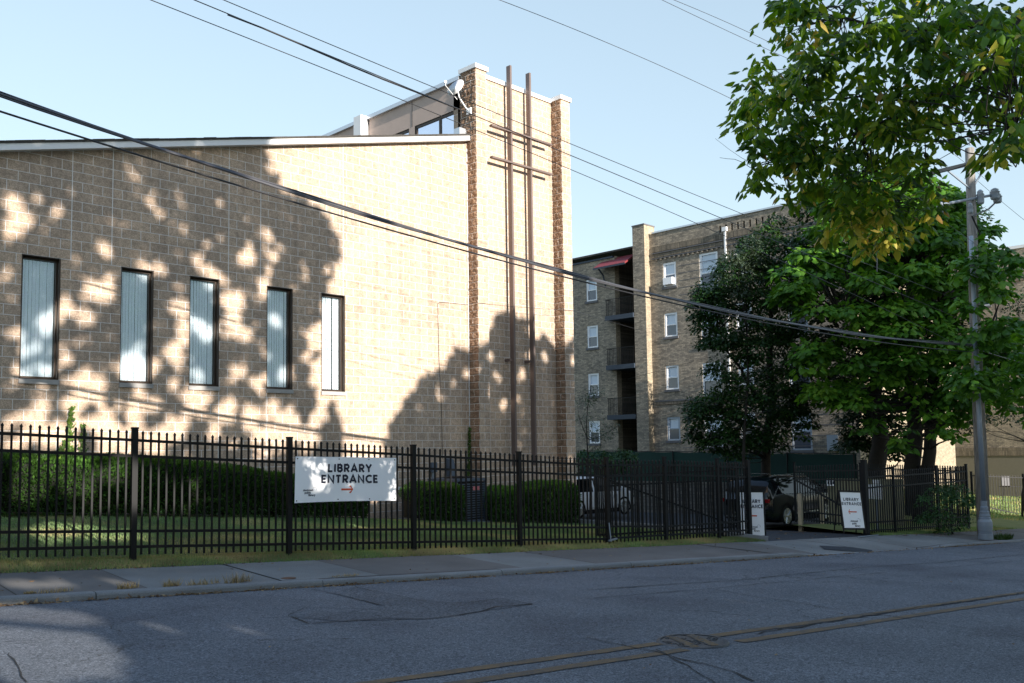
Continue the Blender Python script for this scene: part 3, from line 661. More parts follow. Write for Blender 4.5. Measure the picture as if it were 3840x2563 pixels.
for (u_, v_, q0, q1) in ((pa, mid, 0, .58), (mid, pb, .58, 1)):
    z = lambda q: za+(zb-za)*q; tz = lambda q: ta_+(tb_-ta_)*q
    panel(f6, u_, v_, [tz(q0)-.08, z(q0)+.12], [tz(q1)-.08, z(q1)+.12], tz(q0)+.02, tz(q1)+.02, z(q0)-.05, z(q1)-.05, M['black_metal'], n=int(np.linalg.norm(v_-u_)/.125), wd=.02)
for q, pp in ((0, pa), (.58, mid), (1, pb)): post(f6, pp, za+(zb-za)*q-.1, ta_+(tb_-ta_)*q+.08, M['black_metal'], w_=.075)
fix(f6)
# green screened chain-link fence on stone retaining wall
f7 = thing('screened_fence', 'chain-link fence covered in dark green windscreen below the brick apartments', 'fence', (38.3, 24, -1.6))
ys = A_(17.5, 33, 1.55); topf = lambda y: np.interp(y, [17.5, 29.1, 33], [-.36, -.14, -.08])
V, Fc = [], []
yy = A_(17.5, 33, .15)
for y in yy:
    for k in range(8):
        z = -1.72+(topf(y)+1.72)*k/7; V.append((38.3+.03*noise.noise(Vector((y*.9, z*1.5, 0)))+.012*noise.noise(Vector((y*4, z*4, 3))), y, z-(.03*abs(math.sin((y-17.5)/1.55*math.pi)) if k == 7 else 0)))
Fc = [(i*8+j, (i+1)*8+j, (i+1)*8+j+1, i*8+j+1) for i in range(len(yy)-1) for j in range(7)]
m = MB(); m.v = V; m.f = Fc; m.build('windscreen', M['screen'], f7, smooth=True)
m = MB(); m.tube([(38.36, 17.5, topf(17.5)+.02), (38.36, 33, topf(33)+.02)], .022, 6); m.build('top_rail', M['black_metal'], f7)
for y in A_(17.6, 33, 3.08): m = MB(); m.tube([(38.24, y, -1.8), (38.24, y, topf(y)+.05)], .03, 8); m.build('post', M['black_metal'], f7)
fix(f7)
rw = MB(); rw.box(38.0, 38.6, 17.4, 34, -3.4, -1.70); rw.box(37.96, 38.64, 17.38, 34.02, -1.699, -1.64)
tag(rw.build('retaining_wall', M['retaining']), 'low dark stone retaining wall at the back of the car park', 'wall')

# ------------------------------------------------------------------ signs: stroke lettering
def arc(cx_, cy_, rx, ry, a0, a1, n=12): return [(cx_+rx*math.cos(rad(a0+(a1-a0)*i/n)), cy_+ry*math.sin(rad(a0+(a1-a0)*i/n))) for i in range(n+1)]
GL = {  # glyphs: width, strokes (unit cap height)
 'L': (.52, [[(.08,1),(.08,.08),(.50,.08)]]), 'I': (.16, [[(.08,1),(.08,0)]]),
 'B': (.60, [[(.08,.08),(.08,.92),(.30,.92)]+arc(.30,.72,.20,.20,90,-90,10)+[(.08,.52)], [(.08,.08),(.32,.08)]+arc(.32,.30,.22,.22,-90,90,10)+[(.08,.52)]]),
 'R': (.62, [[(.08,0),(.08,.92),(.32,.92)]+arc(.32,.68,.22,.24,90,-90,10)+[(.08,.44)], [(.28,.44),(.56,0)]]),
 'A': (.78, [[(.05,0),(.39,.97),(.73,0)], [(.19,.30),(.59,.30)]]), 'Y': (.70, [[(.04,1),(.35,.48),(.66,1)], [(.35,.48),(.35,0)]]),
 'E': (.52, [[(.50,.92),(.08,.92),(.08,.08),(.50,.08)], [(.08,.51),(.45,.51)]]),
 'N': (.72, [[(.08,0),(.08,.96),(.64,.04),(.64,1)]]), 'T': (.60, [[(.02,.92),(.58,.92)], [(.30,.92),(.30,0)]]),
 'C': (.74, [arc(.46,.50,.38,.43,48,312,22)])}
def word(text, track=.17):
    x = 0; out = []
    for ch in text:
        w_, st_ = GL[ch]; out += [[(x+px, py) for px, py in s_] for s_ in st_]; x += w_+track
    return out, x-track
def strokes(m, sts, sw, fn):
    z = 0
    for st_ in sts:
        z += 1; pts = [np.array(p) for p in st_]; n = len(pts); L, R = [], []
        for i in range(n):
            d0 = pts[i]-pts[i-1] if i > 0 else pts[1]-pts[0]; d1 = pts[i+1]-pts[i] if i < n-1 else pts[-1]-pts[-2]
            d0 = d0/(np.linalg.norm(d0)+1e-9); d1 = d1/(np.linalg.norm(d1)+1e-9); n0 = np.array([-d0[1], d0[0]]); n1 = np.array([-d1[1], d1[0]])
            mi = n0+n1; ln = np.linalg.norm(mi); mi = mi/ln if ln > .2 else n0; sc = min(1.9, 1/max(.3, mi@n0)); L.append(pts[i]+mi*sw/2*sc); R.append(pts[i]-mi*sw/2*sc)
        vs = [fn(p, z*.0004) for p in L+R]; m.add(vs, [(i, i+1, n+i+1, n+i) for i in range(n-1)])
def textmesh(name, body, size, fn, mat, parent, bold=0.0, align='LEFT', sx=1.):
    cu_ = bpy.data.curves.new('txt', 'FONT'); cu_.body = body; cu_.size = size; cu_.align_x = align; cu_.offset = bold; cu_.resolution_u = 4
    o = bpy.data.objects.new('txt', cu_); COL.objects.link(o); dg = bpy.context.evaluated_depsgraph_get(); me = bpy.data.meshes.new_from_object(o.evaluated_get(dg))
    COL.objects.unlink(o); bpy.data.objects.remove(o)
    for v in me.vertices: v.co = Vector(tuple(map(float, fn((v.co.x*sx, v.co.y), .0006))))
    me.name = name; me.materials.clear(); me.materials.append(mat); ob = bpy.data.objects.new(name, me); COL.objects.link(ob)
    if parent: ob.parent = parent
    return ob
def lettering(root, fn, cxm, y1, y2, cap, sw, w1=None, track=.19, xs=1.2):
    for txt, yb in (('LIBRARY', y1), ('ENTRANCE', y2)):
        sts, wd = word(txt, track); m = MB()
        strokes(m, [[((px-wd/2)*cap*xs+cxm, py*cap+yb) for px, py in s_] for s_ in sts], sw*cap, fn); m.build('lettering', M['navy'], root)
def arrow(root, fn, cx_, cy_, L, H, dirn):
    w_ = H*.24; hx = L/2; k = H/2; t_ = w_*1.25
    tri = [(-hx, w_/2), (hx-w_*.75, w_/2), (hx-k-t_*.35+w_*.1, k-w_*.35), (hx-k+t_*.55, k), (hx, 0), (hx-k+t_*.55, -k), (hx-k-t_*.35+w_*.1, -(k-w_*.35)), (hx-w_*.75, -w_/2), (-hx, -w_/2)]
    m = MB(); m.add([fn((cx_+dirn*x_, cy_+y_), .0008) for x_, y_ in tri], [tuple(range(9))]); m.build('arrow', M['orange'], root)
def logo(root, fn, x0, y0, sz):
    textmesh('logo', 'cincinnati', sz, lambda p, z: fn((x0+p[0], y0+p[1]), z), M['grey_print'], root, bold=sz*.03)
    textmesh('logo', 'public', sz, lambda p, z: fn((x0+sz*.62+p[0], y0-sz*.88+p[1]), z), M['grey_print'], root, bold=sz*.03)
    textmesh('logo', 'library', sz, lambda p, z: fn((x0+sz*2.05+p[0], y0-sz*1.76+p[1]), z), M['grey_print'], root, bold=sz*.03)
    m = MB(); strokes(m, [arc(x0+sz*4.35, y0+sz*.62, sz*.72, sz*.62, 150, -45, 16)], sz*.07, fn); m.build('logo_ring', M['grey_print'], root)
# banner tied on the fence
bn = thing('banner', 'white vinyl banner reading LIBRARY ENTRANCE with red arrow tied to the iron fence', 'banner', P(7.85, 13.98, -.85))
def bfn(p, z):  # p in banner coords: x along 0..1.9, y height 0..0.76
    u_, v_ = p[0]/1.9, p[1]/.76; s_ = 6.865+u_*1.93+.02*(1-v_)*(-1 if u_ < .5 else .3)*abs(u_-.5)*2 + .015*v_*(1-u_); zt = -.045-.055*u_; zb = -.80-.05*u_+.012*math.sin(u_*3.14)
    tt = 13.995-.022 - .012*math.sin(u_*math.pi*3)*math.sin(v_*3.14) - .010*math.cos(u_*9+v_*3) - .05*max(0, .08-u_)*(1-v_)*4
    return P(s_, tt-z-.0, zb+(zt-zb)*v_)
m = MB(); nx, ny = 60, 18
m.v = [tuple(map(float, bfn((1.9*i/nx, .76*j/ny), 0))) for j in range(ny+1) for i in range(nx+1)]; m.f = [(j*(nx+1)+i, j*(nx+1)+i+1, (j+1)*(nx+1)+i+1, (j+1)*(nx+1)+i) for j in range(ny) for i in range(nx)]
m.build('sheet', M['vinyl'], bn, smooth=True)
bz = lambda p, z: bfn(p, z+.003)
lettering(bn, bz, .995, .505, .318, .134, .25, track=.19)
arrow(bn, bz, .945, .205, .215, .135, 1); logo(bn, bz, .145, .19, .0478)
for gx in (.035, .78, 1.36, 1.865):
    for gy in (.035, .725):
        m = MB(); c = np.array([gx, gy]); ring = [bz((gx+.011*math.cos(k*math.pi/5), gy+.011*math.sin(k*math.pi/5)), .002) for k in range(10)]; m.add(ring, [tuple(range(10))]); m.build('grommet', M['dark'], bn)
fix(bn)
def sandwich(label, BL, BR, h, lean, back=None):
    BL, BR = np.array(BL), np.array(BR); d = BR-BL; wd = np.linalg.norm(d); d /= wd; nrm = np.cross(d, (0,0,1.)); nrm /= np.linalg.norm(nrm)  # toward camera side
    up = np.array([0, 0, 1.])*math.cos(lean) - nrm*math.sin(lean) + d*0
    r = thing('sandwich_board', label, 'sign', tuple((BL+BR)/2), group=None); fr = .035*wd/.6
    F_ = lambda p, z: BL+d*p[0]+up*p[1]+nrm*(z+.006)
    m = MB()
    for (x0, x1, y0, y1) in ((0, wd, 0, fr), (0, wd, h-fr, h), (0, fr, fr, h-fr), (wd-fr, wd, fr, h-fr)):
        c = BL+d*(x0+x1)/2+up*(y0+y1)/2; m.obox(c, d*(x1-x0)/2, up*(y1-y0)/2, nrm*.012)
    for x_ in (.02, wd-.02): m.bar(BL+d*x_-up*.09, BL+d*x_+up*h*.5-nrm*.02, .03, .02)
    m.bar(BL+d*.02-up*.09-nrm*.35, BL+d*.02+up*h-nrm*.02, .03, .02); m.bar(BR-d*.02-up*.09-nrm*.35, BR-d*.02+up*h-nrm*.02, .03, .02)
    m.build('frame', M['black_metal'], r)
    m = MB(); c = BL+d*wd/2+up*h/2; m.obox(c, d*(wd/2-fr+.002), up*(h/2-fr+.002), nrm*.004); m.build('poster', M['vinyl'], r)
    lettering(r, F_, wd/2, h*.735, h*.625, h*.073, .24, track=.19, xs=.84*wd/(h*.073*6.55)); arrow(r, F_, wd/2, h*.455, wd*.36, h*.12, -1); logo(r, F_, wd*.36, h*.20, wd*.085)
    return fix(r)
q = lambda x, y, t: att((2700+x/3.137)/S, (1600+y/3.137)/S, t)
BLp = q(1448, 1215, 13.80); BRp = q(1720, 1217, 13.62); sandwich('white LIBRARY ENTRANCE sandwich board standing against the right gate post', BLp, BRp, 1.06, .12)
BRp = q(545, 1300, 14.3); BLp = BRp - cr*.64 + DT*.03; BLp[2] = BRp[2]+.015; sandwich('white LIBRARY ENTRANCE sandwich board half hidden behind the left gate post', BLp, BRp, 1.16, .06)

# ------------------------------------------------------------------ foliage builders
def leaves(C, size, dirs, nrm, aspect=.5, fold=.25, rnd=None, big=False):
    n = len(C); d = dirs/np.linalg.norm(dirs, axis=1, keepdims=True); sd = np.cross(d, nrm); sd /= (np.linalg.norm(sd, axis=1, keepdims=True)+1e-9); nn = np.cross(sd, d)
    s_ = size[:, None]; a = aspect
    if big:
        tmpl = [(0,0,0), (.32,.50,-fold), (.68,.34,-fold*.9), (1.,0,-fold*.8), (.68,-.34,-fold*.9), (.32,-.50,-fold), (.5,0,.02)]
        V = np.concatenate([C+s_*(x_*d+y_*2*a*sd+z_*nn*.8) for x_, y_, z_ in tmpl], 1).reshape(n*7, 3)
        b = (np.arange(n)*7)[:, None]; F_ = np.concatenate([b+np.array([[0, 6, 2, 1]]), b+np.array([[6, 3, 2, 2]])*1], 0) if False else None
        T = np.array([[0,6,1],[1,6,2],[2,6,3],[3,6,4],[4,6,5],[5,6,0]]); F_ = (b[:, :, None]+T[None]).reshape(-1, 3)
        return V, F_, np.repeat(rnd, 7)
    tmpl = [(0,0,0), (.45,a,-fold*.5), (1,0,-fold*.3), (.45,-a,-fold*.5)]
    V = np.concatenate([C+s_*(x_*d+y_*sd+z_*nn) for x_, y_, z_ in tmpl], 1).reshape(n*4, 3)
    b = (np.arange(n)*4)[:, None]; T = np.array([[0,2,1],[0,3,2]]); F_ = (b[:, :, None]+T[None]).reshape(-1, 3)
    return V, F_, np.repeat(rnd, 4)
def unit(n): v = rng.normal(size=(n, 3)); return v/np.linalg.norm(v, axis=1, keepdims=True)
def crown_leaves(blobs, per, size, droop=.5, shell=.6, rmul=1., flat=1., centre=None, autumn=None):
    """blobs (x,y,z,r): leaves over each blob's upper shell, pointing outward and down"""
    C, D_, Nn, Sz, R_ = [], [], [], [], []
    for bx, by, bz_, r in blobs:
        k = max(4, int(per*(r/.7)**2)); v = unit(k); v[:, 2] = np.abs(v[:, 2])*1.0 - .35*rng.random(k)
        rr = r*(shell+(1-shell)*rng.random(k))*rmul; c = np.array([bx, by, bz_])+v*rr[:, None]*np.array([1, 1, flat])
        out = v.copy(); out[:, 2] -= droop+.5*rng.random(k); out += .45*unit(k)
        nn = v*.9+np.array([0, 0, .7])+.5*unit(k); C.append(c); D_.append(out); Nn.append(nn); Sz.append(size*(.6+.7*rng.random(k)))
        base = rng.random()*.45; R_.append(np.clip(base+.5*rng.random(k)*1.0, 0, 1) if autumn is None else np.where(rng.random(k) < autumn, .86+.14*rng.random(k), base+.42*rng.random(k)))
    return [np.concatenate(a) for a in (C, D_, Nn, Sz, R_)]
def limb(m, a, b, r0, r1, bend=.15, n=7, seg=8):
    a, b = np.asarray(a, float), np.asarray(b, float); L = np.linalg.norm(b-a); o = unit(1)[0]*bend*L
    pts = [a+(b-a)*t+o*math.sin(math.pi*t)+unit(1)[0]*L*.015 for t in np.linspace(0, 1, n)]; m.tube(pts, list(np.linspace(r0, r1, n)), seg); return pts

# catalpa-like tree, bright broad leaves
def tree_obj(name, label, base, trunks, blobs, per, size, mat, big=True, droop=.5, aspect=.42, flat=.8, cat='tree', group=None, fill=0, filler=None, autumn=None, twig=True, rmul=1., trunkmat=None, twr=.05):
    r = thing(name, label, cat, tuple(map(float, base)), group)
    m = MB(); allp = []
    for (a, b, r0, r1, bend) in trunks: allp += limb(m, a, b, r0, r1, bend, 9, 10)
    allp = np.array(allp)
    if twig:
        for bl in blobs[::2]:
            c = np.array(bl[:3]); j = np.argmin(np.linalg.norm(allp-c, axis=1) + (allp[:, 2] > c[2])*2)
            if np.linalg.norm(allp[j]-c) > 3.6: continue
            limb(m, allp[j], c, twr, twr*.25, .12, 5, 5)
    m.build('trunk', trunkmat or M['bark'], r, smooth=True)
    C, D_, Nn, Sz, R_ = crown_leaves(blobs, per, size, droop, flat=flat, autumn=autumn, rmul=rmul)
    V, F_, rr = leaves(C, Sz, D_, Nn, aspect, rnd=R_, big=big); npmesh('crown', V, F_, mat, r, rr)
    return fix(r)
def poly_blobs(pts, n, dep, thick, r0, r1):
    """blobs spread over a crown whose outline (seen from the street) is given by points; dep = distance of its axis"""
    P_ = np.array(pts, float); x0, y0 = P_.min(0); x1, y1 = P_.max(0); out = []
    def inside(x, y):
        c = False; j = len(P_)-1
        for i in range(len(P_)):
            if (P_[i][1] > y) != (P_[j][1] > y) and x < (P_[j][0]-P_[i][0])*(y-P_[i][1])/(P_[j][1]-P_[i][1])+P_[i][0]: c = not c
            j = i
        return c
    cxm, cym = P_.mean(0)
    while len(out) < n:
        x, y = random.uniform(x0, x1), random.uniform(y0, y1)
        if not inside(x, y): continue
        f = min(1, max(0, 1-((x-cxm)/((x1-x0)/2))**2-((y-cym)/((y1-y0)/2))**2))**.5
        dd = dep + random.choice([-1, -1, 1])*thick*f*random.uniform(.6, 1.) + random.uniform(-.3, .3)
        r = random.uniform(r0, r1); p = atD(x, y, dd); out.append((p[0], p[1], p[2], r))
    return out
cat_out = [(1895,470), (1960,440), (2080,445), (2190,470), (2250,520), (2300,590), (2310,680), (2290,760), (2370,800), (2420,900), (2370,960), (2260,930), (2200,985), (2120,950), (2050,925), (1960,950), (1880,935), (1870,870), (1810,830), (1835,770), (1785,730), (1800,640), (1850,600), (1830,520)]
cb = poly_blobs(cat_out, 250, 32.5, 2.6, .38, .78)
cb += poly_blobs([(2170,590), (2250,560), (2330,600), (2320,700), (2349,800), (2430,860), (2430,970), (2330,960), (2290,925), (2200,930), (2180,860), (2230,800), (2190,700)], 60, 26.3, .8, .25, .5)
cb += poly_blobs([(1840,500), (1880,430), (1990,400), (2120,410), (2230,470), (2280,540), (2200,540), (2050,480), (1900,520)], 60, 33.5, 2., .4, .75)
cb += poly_blobs([(1900,930), (2000,900), (2250,920), (2240,1000), (2180,1030), (2120,1000), (2060,1040), (1990,1000), (1930,985)], 26, 31.5, 1.5, .2, .4)
t1 = atD(2117, 1085, 32.5); t1[2] = -2.9; top1 = atD(2090, 620, 32.5)
tree_obj('catalpa_tree', 'bright green broad-leaved tree with twin trunks behind the right fence', t1, [(t1, top1, .34, .12, .05), (t1+np.array([.3,.1,0]), atD(2160, 700, 32), .28, .1, .08), (atD(2105,950,32.5), atD(1930, 720, 31.5), .12, .05, .1), (atD(2110,930,32.5), atD(2270, 760, 31.5), .12, .05, .1)],
         cb, 85, .235, M['leaf_cat'], big=True, droop=.55, aspect=.40, flat=.7)
dk_out = [(1705,560), (1760,510), (1835,505), (1870,600), (1850,760), (1880,860), (1870,1000), (1775,1035), (1685,1050), (1610,1035), (1570,995), (1590,935), (1640,895), (1605,800), (1585,700), (1610,665), (1665,615)]
db = poly_blobs(dk_out, 430, 35.5, 1.9, .3, .6)
t2 = atD(1750, 1080, 36); t2[2] = -2.9
tree_obj('dense_tree', 'dark small-leaved tree hanging in front of the apartment windows', t2, [(t2, atD(1760, 620, 36), .22, .05, .05), (atD(1755,950,36), atD(1640, 760, 35), .08, .03, .1), (atD(1755,1000,36), atD(1650, 930, 35), .08, .03, .1)], db, 230, .14, M['leaf_mid'], big=False, droop=.5, aspect=.33, flat=.8, twr=.02)
db2_out = [(1830,470), (1880,420), (1980,400), (2100,410), (2200,470), (2270,540), (2290,640), (2200,700), (2150,1000), (2060,1060), (1960,1060), (1940,960), (1880,800), (1850,600)]
db2 = poly_blobs(db2_out, 200, 37.5, 2.2, .5, 1.)
t3 = atD(2013, 1085, 35.5); t3[2] = -2.9
tree_obj('shade_tree', 'tall dark tree with a very thick trunk behind the bright broad-leaved one', t3, [(t3, atD(2005, 700, 36), .42, .16, .03), (atD(2008,800,36), atD(2100, 520, 37), .16, .05, .08), (atD(2006,800,36), atD(1900, 520, 37), .15, .05, .08)], db2, 190, .17, M['leaf_dark'], big=False, droop=.4, aspect=.35)
rt = poly_blobs([(2270,640), (2349,600), (2420,640), (2430,1000), (2349,1010), (2290,960), (2240,1000), (2180,1000), (2200,900), (2280,800)], 46, 38, 1.0, .35, .7)
t4 = atD(2338, 1100, 38); t4[2] = -3.2
tree_obj('slender_tree', 'thin-leaved reddish-green tree in front of the far brick apartments', t4, [(t4, atD(2335, 700, 38), .05, .02, .03)], rt, 150, .13, M['leaf_dark'], big=False, aspect=.3, twr=.02)
sap = poly_blobs([(1325,900), (1350,870), (1375,890), (1400,950), (1440,975), (1400,1010), (1360,1035), (1330,1030)], 26, 30.5, .6, .22, .4)
t5 = atD(1352, 1085, 30.5); t5[2] = -2.6
tree_obj('sapling', 'slender grey-green sapling beside the library tower', t5, [(t5, atD(1350, 890, 30.5), .035, .008, .04), (atD(1351,1010,30.5), atD(1325, 930, 30.3), .015, .005, .1), (atD(1351,1010,30.5), atD(1420, 975, 30.3), .015, .005, .1)], sap, 170, .085, M['leaf_sage'], big=False, aspect=.22, droop=.2, twr=.008)
sg = poly_blobs([(1655,640), (1690,560), (1730,540), (1745,620), (1720,700), (1670,700)], 26, 33.6, .4, .25, .45)
t6 = atD(1700, 1085, 34); t6[2] = -2.9
tree_obj('young_tree', 'grey-green willowy treetop in front of the dark tree', t6, [(t6, atD(1700, 600, 34), .07, .02, .04)], sg, 260, .11, M['leaf_sage'], big=False, aspect=.22, droop=.3, twr=.02)

# foreground branches reaching in from the right
fore = []
for (x, y, r, k, dep) in [(1840,60,75,9,9.4), (1900,20,80,8,9.0), (1980,50,90,10,9.2), (2070,40,90,10,9.3), (2160,50,90,10,9.0), (2250,50,80,10,8.6), (2330,40,70,9,8.2), (1850,150,70,9,9.6), (1930,130,90,11,9.4), (2030,140,90,11,9.4), (2120,150,90,11,9.1), (2220,160,85,9,8.8), (2310,170,60,6,8.3),
    (1780,190,45,6,9.9), (1830,230,75,10,9.8), (1910,230,85,11,9.6), (2000,240,90,11,9.5), (2090,240,85,10,9.3), (2180,240,75,8,9.0), (2260,235,50,5,8.7), (1750,250,40,6,10.1), (1790,300,65,9,10.0), (1870,310,80,11,9.8), (1950,330,80,11,9.8), (2030,320,75,10,9.6), (2110,320,70,8,9.4), (2170,310,40,3,9.2),
    (1745,335,35,4,10.3), (1790,365,50,6,10.2), (1850,380,60,8,10.1), (1920,400,60,8,10.0), (1990,400,60,7,9.9), (2060,400,55,6,9.8), (2100,395,35,3,9.6), (1930,460,35,3,9.9), (2000,480,45,4,10.0), (2060,470,40,3,10.0), (2120,450,35,2,9.8), (1815,425,25,2,10.2), (2310,320,40,4,7.6), (2290,380,30,2,7.6), (2335,250,35,3,7.8), (1880,470,45,6,10.1), (1960,500,45,6,10.1), (2040,510,45,5,10.), (1850,430,50,6,10.2), (2110,480,45,4,9.8), (1980,445,60,7,10.), (1760,400,30,3,10.3), (2090,520,40,4,9.9), (1712,300,14,2,10.3), (1700,340,12,1,10.3), (1728,248,14,2,10.2), (1752,140,12,1,9.8), (1790,95,16,2,9.7), (1800,20,18,2,9.5), (1778,8,14,1,9.5), (1745,430,12,2,10.3), (1760,455,10,1,10.3), (1725,395,12,1,10.3), (1735,205,10,1,10.2), (1812,470,14,2,10.2), (1910,530,26,3,10.1), (1985,555,26,3,10.1), (2050,550,24,2,10.), (2320,330,26,3,7.5), (2340,120,40,8,8.2), (2349,200,40,6,8.2)]:
    for _ in range(k):
        if random.random() < .10: continue
        a = random.uniform(0, 2*math.pi); q_ = math.sqrt(random.random())*r; p = atD(x+q_*math.cos(a), y+q_*math.sin(a)*.9, dep+random.uniform(-1.2, 1.0)); fore.append((p[0], p[1], p[2], random.uniform(.13, .30)))
r = thing('overhanging_tree', 'near tree whose yellowing branches hang into the upper right sky', 'tree', (13.5, 2.5, kt(13)))
m = MB(); tb = np.array([13.9, 1.6, kt(13.5)]); fork = atD(2480, 120, 9.5)
limb(m, tb, fork, .24, .16, .03, 9, 12)
l1 = limb(m, fork, atD(2349, 40, 9.), .14, .11, .03, 5, 8); l2 = limb(m, l1[-1], atD(2275, 150, 9.1), .10, .06, .06, 6, 8); l3 = limb(m, l2[-1], atD(2130, 240, 9.3), .055, .025, .06, 7, 6)
l4 = limb(m, l2[1], atD(2120, 60, 9.2), .06, .025, .08, 7, 6); l5 = limb(m, l4[3], atD(1930, 40, 9.3), .03, .012, .08, 6, 6); l6 = limb(m, l3[3], atD(1980, 330, 9.7), .03, .012, .08, 6, 6); l7 = limb(m, l6[3], atD(1800, 360, 10.), .02, .007, .08, 6, 5)
l8 = limb(m, l3[-1], atD(1880, 230, 9.6), .022, .008, .06, 6, 5); l9 = limb(m, l6[-1], atD(2020, 460, 10.), .014, .006, .1, 6, 5); l10 = limb(m, l2[-1], atD(2300, 350, 7.7), .02, .008, .1, 6, 5)
l11 = limb(m, l7[-1], atD(1720, 385, 10.2), .007, .003, .05, 6, 4); limb(m, l11[-1], atD(1650, 362, 10.3), .0035, .002, .12, 6, 4); limb(m, l11[3], atD(1642, 320, 10.3), .003, .0015, .25, 6, 4)
sk = np.array(l2+l3+l4+l5+l6+l7+l8+l9+l10)
for b_ in fore:
    c = np.array(b_[:3]); j = np.argmin(np.linalg.norm(sk-c, axis=1)); limb(m, sk[j], c, .008, .002, .15, 5, 4)
m.build('branches', M['bark'], r, smooth=True)
C, D_, Nn, Sz, R_ = crown_leaves(fore, 175, .122, .75, shell=.1, autumn=.05)
ylw = C[:, 2] < np.percentile(C[:, 2], 5); R_ = np.where(ylw & (rng.random(len(R_)) < .55), .86+.08*rng.random(len(R_)), R_)
V, F_, rr = leaves(C, Sz, D_, Nn, .25, rnd=R_, big=True); npmesh('leaves', V, F_, M['leaf_fore'], r, rr); fix(r)

# hedges and shrubs
def hedge(name, label, x0, x1, y0, y1, zb, zt, dens, mat, size=.062, group=None, cat='hedge', rnd_end=.55):
    """zb, zt functions of x; rounded box with leafy shell"""
    r = thing(name, label, cat, ((x0+x1)/2, (y0+y1)/2, float(zb((x0+x1)/2))), group)
    def surf(x, a):  # a 0..1 around section: front bottom -> front top -> back
        b0, t0 = zb(x), zt(x); e = min(1, (x-x0)/rnd_end, (x1-x)/rnd_end); e = math.sqrt(max(0., 1-(1-max(0., e))**2)); sh = .72+.28*e
        H = (t0-b0)*(.80+.20*e); D2 = (y1-y0)*sh; yc = (y0+y1)/2
        if a < .45: f = a/.45; y = yc-D2/2*(.80+.20*math.sin(f*2.2)); z = b0+H*f*.92
        elif a < .8: f = (a-.45)/.35; y = yc-D2/2+D2*f; z = b0+H*(.92+.08*math.sin(f*math.pi))
        else: f = (a-.8)/.2; y = yc+D2/2; z = b0+H*(1-f)*.92
        nz = noise.noise(Vector((x*1.3, y*1.3, z*1.3)))*.09+noise.noise(Vector((x*4, y*4, z*4)))*.035
        return np.array([x, y+nz*(-1 if a < .5 else .4), z+(nz*.7 if a > .3 else 0)])
    m = MB(); nx = max(6, int((x1-x0)/.15)); na = 20
    for i in range(nx+1):
        x = x0+.12+(x1-x0-.24)*i/nx; c = np.array([x, (y0+y1)/2, (zb(x)+zt(x))/2])
        for j in range(na+1): q_ = surf(min(max(x, x0+.001), x1-.001), j/na); m.v.append(tuple(map(float, c+(q_-c)*.86)))
    m.f = [(i*(na+1)+j, (i+1)*(na+1)+j, (i+1)*(na+1)+j+1, i*(na+1)+j+1) for i in range(nx) for j in range(na)]; m.f += [tuple(range(na+1)), tuple(nx*(na+1)+j for j in range(na, -1, -1))]
    m.build('twigs', M['hcore'], r, smooth=True)
    n = int(dens*(x1-x0)); C = np.empty((n, 3)); O = np.empty((n, 3))
    for k in range(n):
        x = x0+(x1-x0)*random.random(); a = random.random()*.85; 
        if random.random() < .16: x = random.choice([x0+.002+.16*random.random()**2, x1-.002-.16*random.random()**2])
        q_ = surf(x, a); c = np.array([x, (y0+y1)/2, (zb(x)+zt(x))/2]); d = (q_-c); dn = np.linalg.norm(d)+1e-6; C[k] = c+d*((.86+.16*random.random()+(.10*random.random() if random.random() < .08 else 0)) if .16 < x-x0 < x1-x0-.16 else random.random()**.5); O[k] = d/dn
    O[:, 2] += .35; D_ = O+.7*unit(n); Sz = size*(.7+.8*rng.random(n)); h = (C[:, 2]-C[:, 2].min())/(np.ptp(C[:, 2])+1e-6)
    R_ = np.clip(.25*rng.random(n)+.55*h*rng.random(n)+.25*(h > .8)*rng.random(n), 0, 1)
    V, F_, rr = leaves(C, Sz, D_, unit(n), .22, rnd=R_); npmesh('foliage', V, F_, mat, r, rr); return fix(r)
gl = lambda x: float(lawnz(x*DS[0]+18.2*DS[1], x*DT[0]+18.2*DT[1]))
hz_t = lambda x: float(np.interp(x, [-2, 5.3, 7.4, 8.8, 9.5, 10.3, 10.9, 11.5, 13.8], [.3, .06, -.03, -.12, -.18, -.33, -.42, -.50, -.62]))
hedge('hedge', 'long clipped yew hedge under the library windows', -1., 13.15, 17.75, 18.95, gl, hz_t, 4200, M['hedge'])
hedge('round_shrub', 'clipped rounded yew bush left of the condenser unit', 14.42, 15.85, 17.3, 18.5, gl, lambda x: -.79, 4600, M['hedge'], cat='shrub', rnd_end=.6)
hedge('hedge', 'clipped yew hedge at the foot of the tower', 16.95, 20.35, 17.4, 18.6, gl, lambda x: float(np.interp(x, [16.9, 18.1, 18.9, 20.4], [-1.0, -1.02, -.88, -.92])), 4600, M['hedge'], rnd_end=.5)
pz = atD(2185, 1215, 27.6)
hb = poly_blobs([(2120,1130), (2180,1110), (2230,1120), (2245,1170), (2240,1215), (2180,1222), (2120,1210)], 42, 27.4, .5, .2, .36)
tree_obj('leafy_shrub', 'wild leafy shrub growing through the right fence beside the utility pole', (pz[0], pz[1], -2.6), [((pz[0], pz[1], -2.7), atD(2180, 1130, 27.6), .03, .01, .05)], hb, 420, .075, M['leaf_shrub'], big=False, aspect=.36, cat='shrub', twr=.008)
vb = poly_blobs([(1318,1045), (1400,1035), (1460,1048), (1455,1085), (1318,1100)], 40, 41, .5, .3, .5)
p_ = atD(1390, 1090, 41)
tree_obj('shrubbery', 'tangle of dark shrubs along the fence below the apartments', (p_[0], p_[1], -2.4), [((p_[0], p_[1], -2.4), atD(1400, 1050, 41), .03, .01, .05)], vb, 200, .12, M['leaf_shrub'], big=False, aspect=.35, cat='shrub', twr=.01)
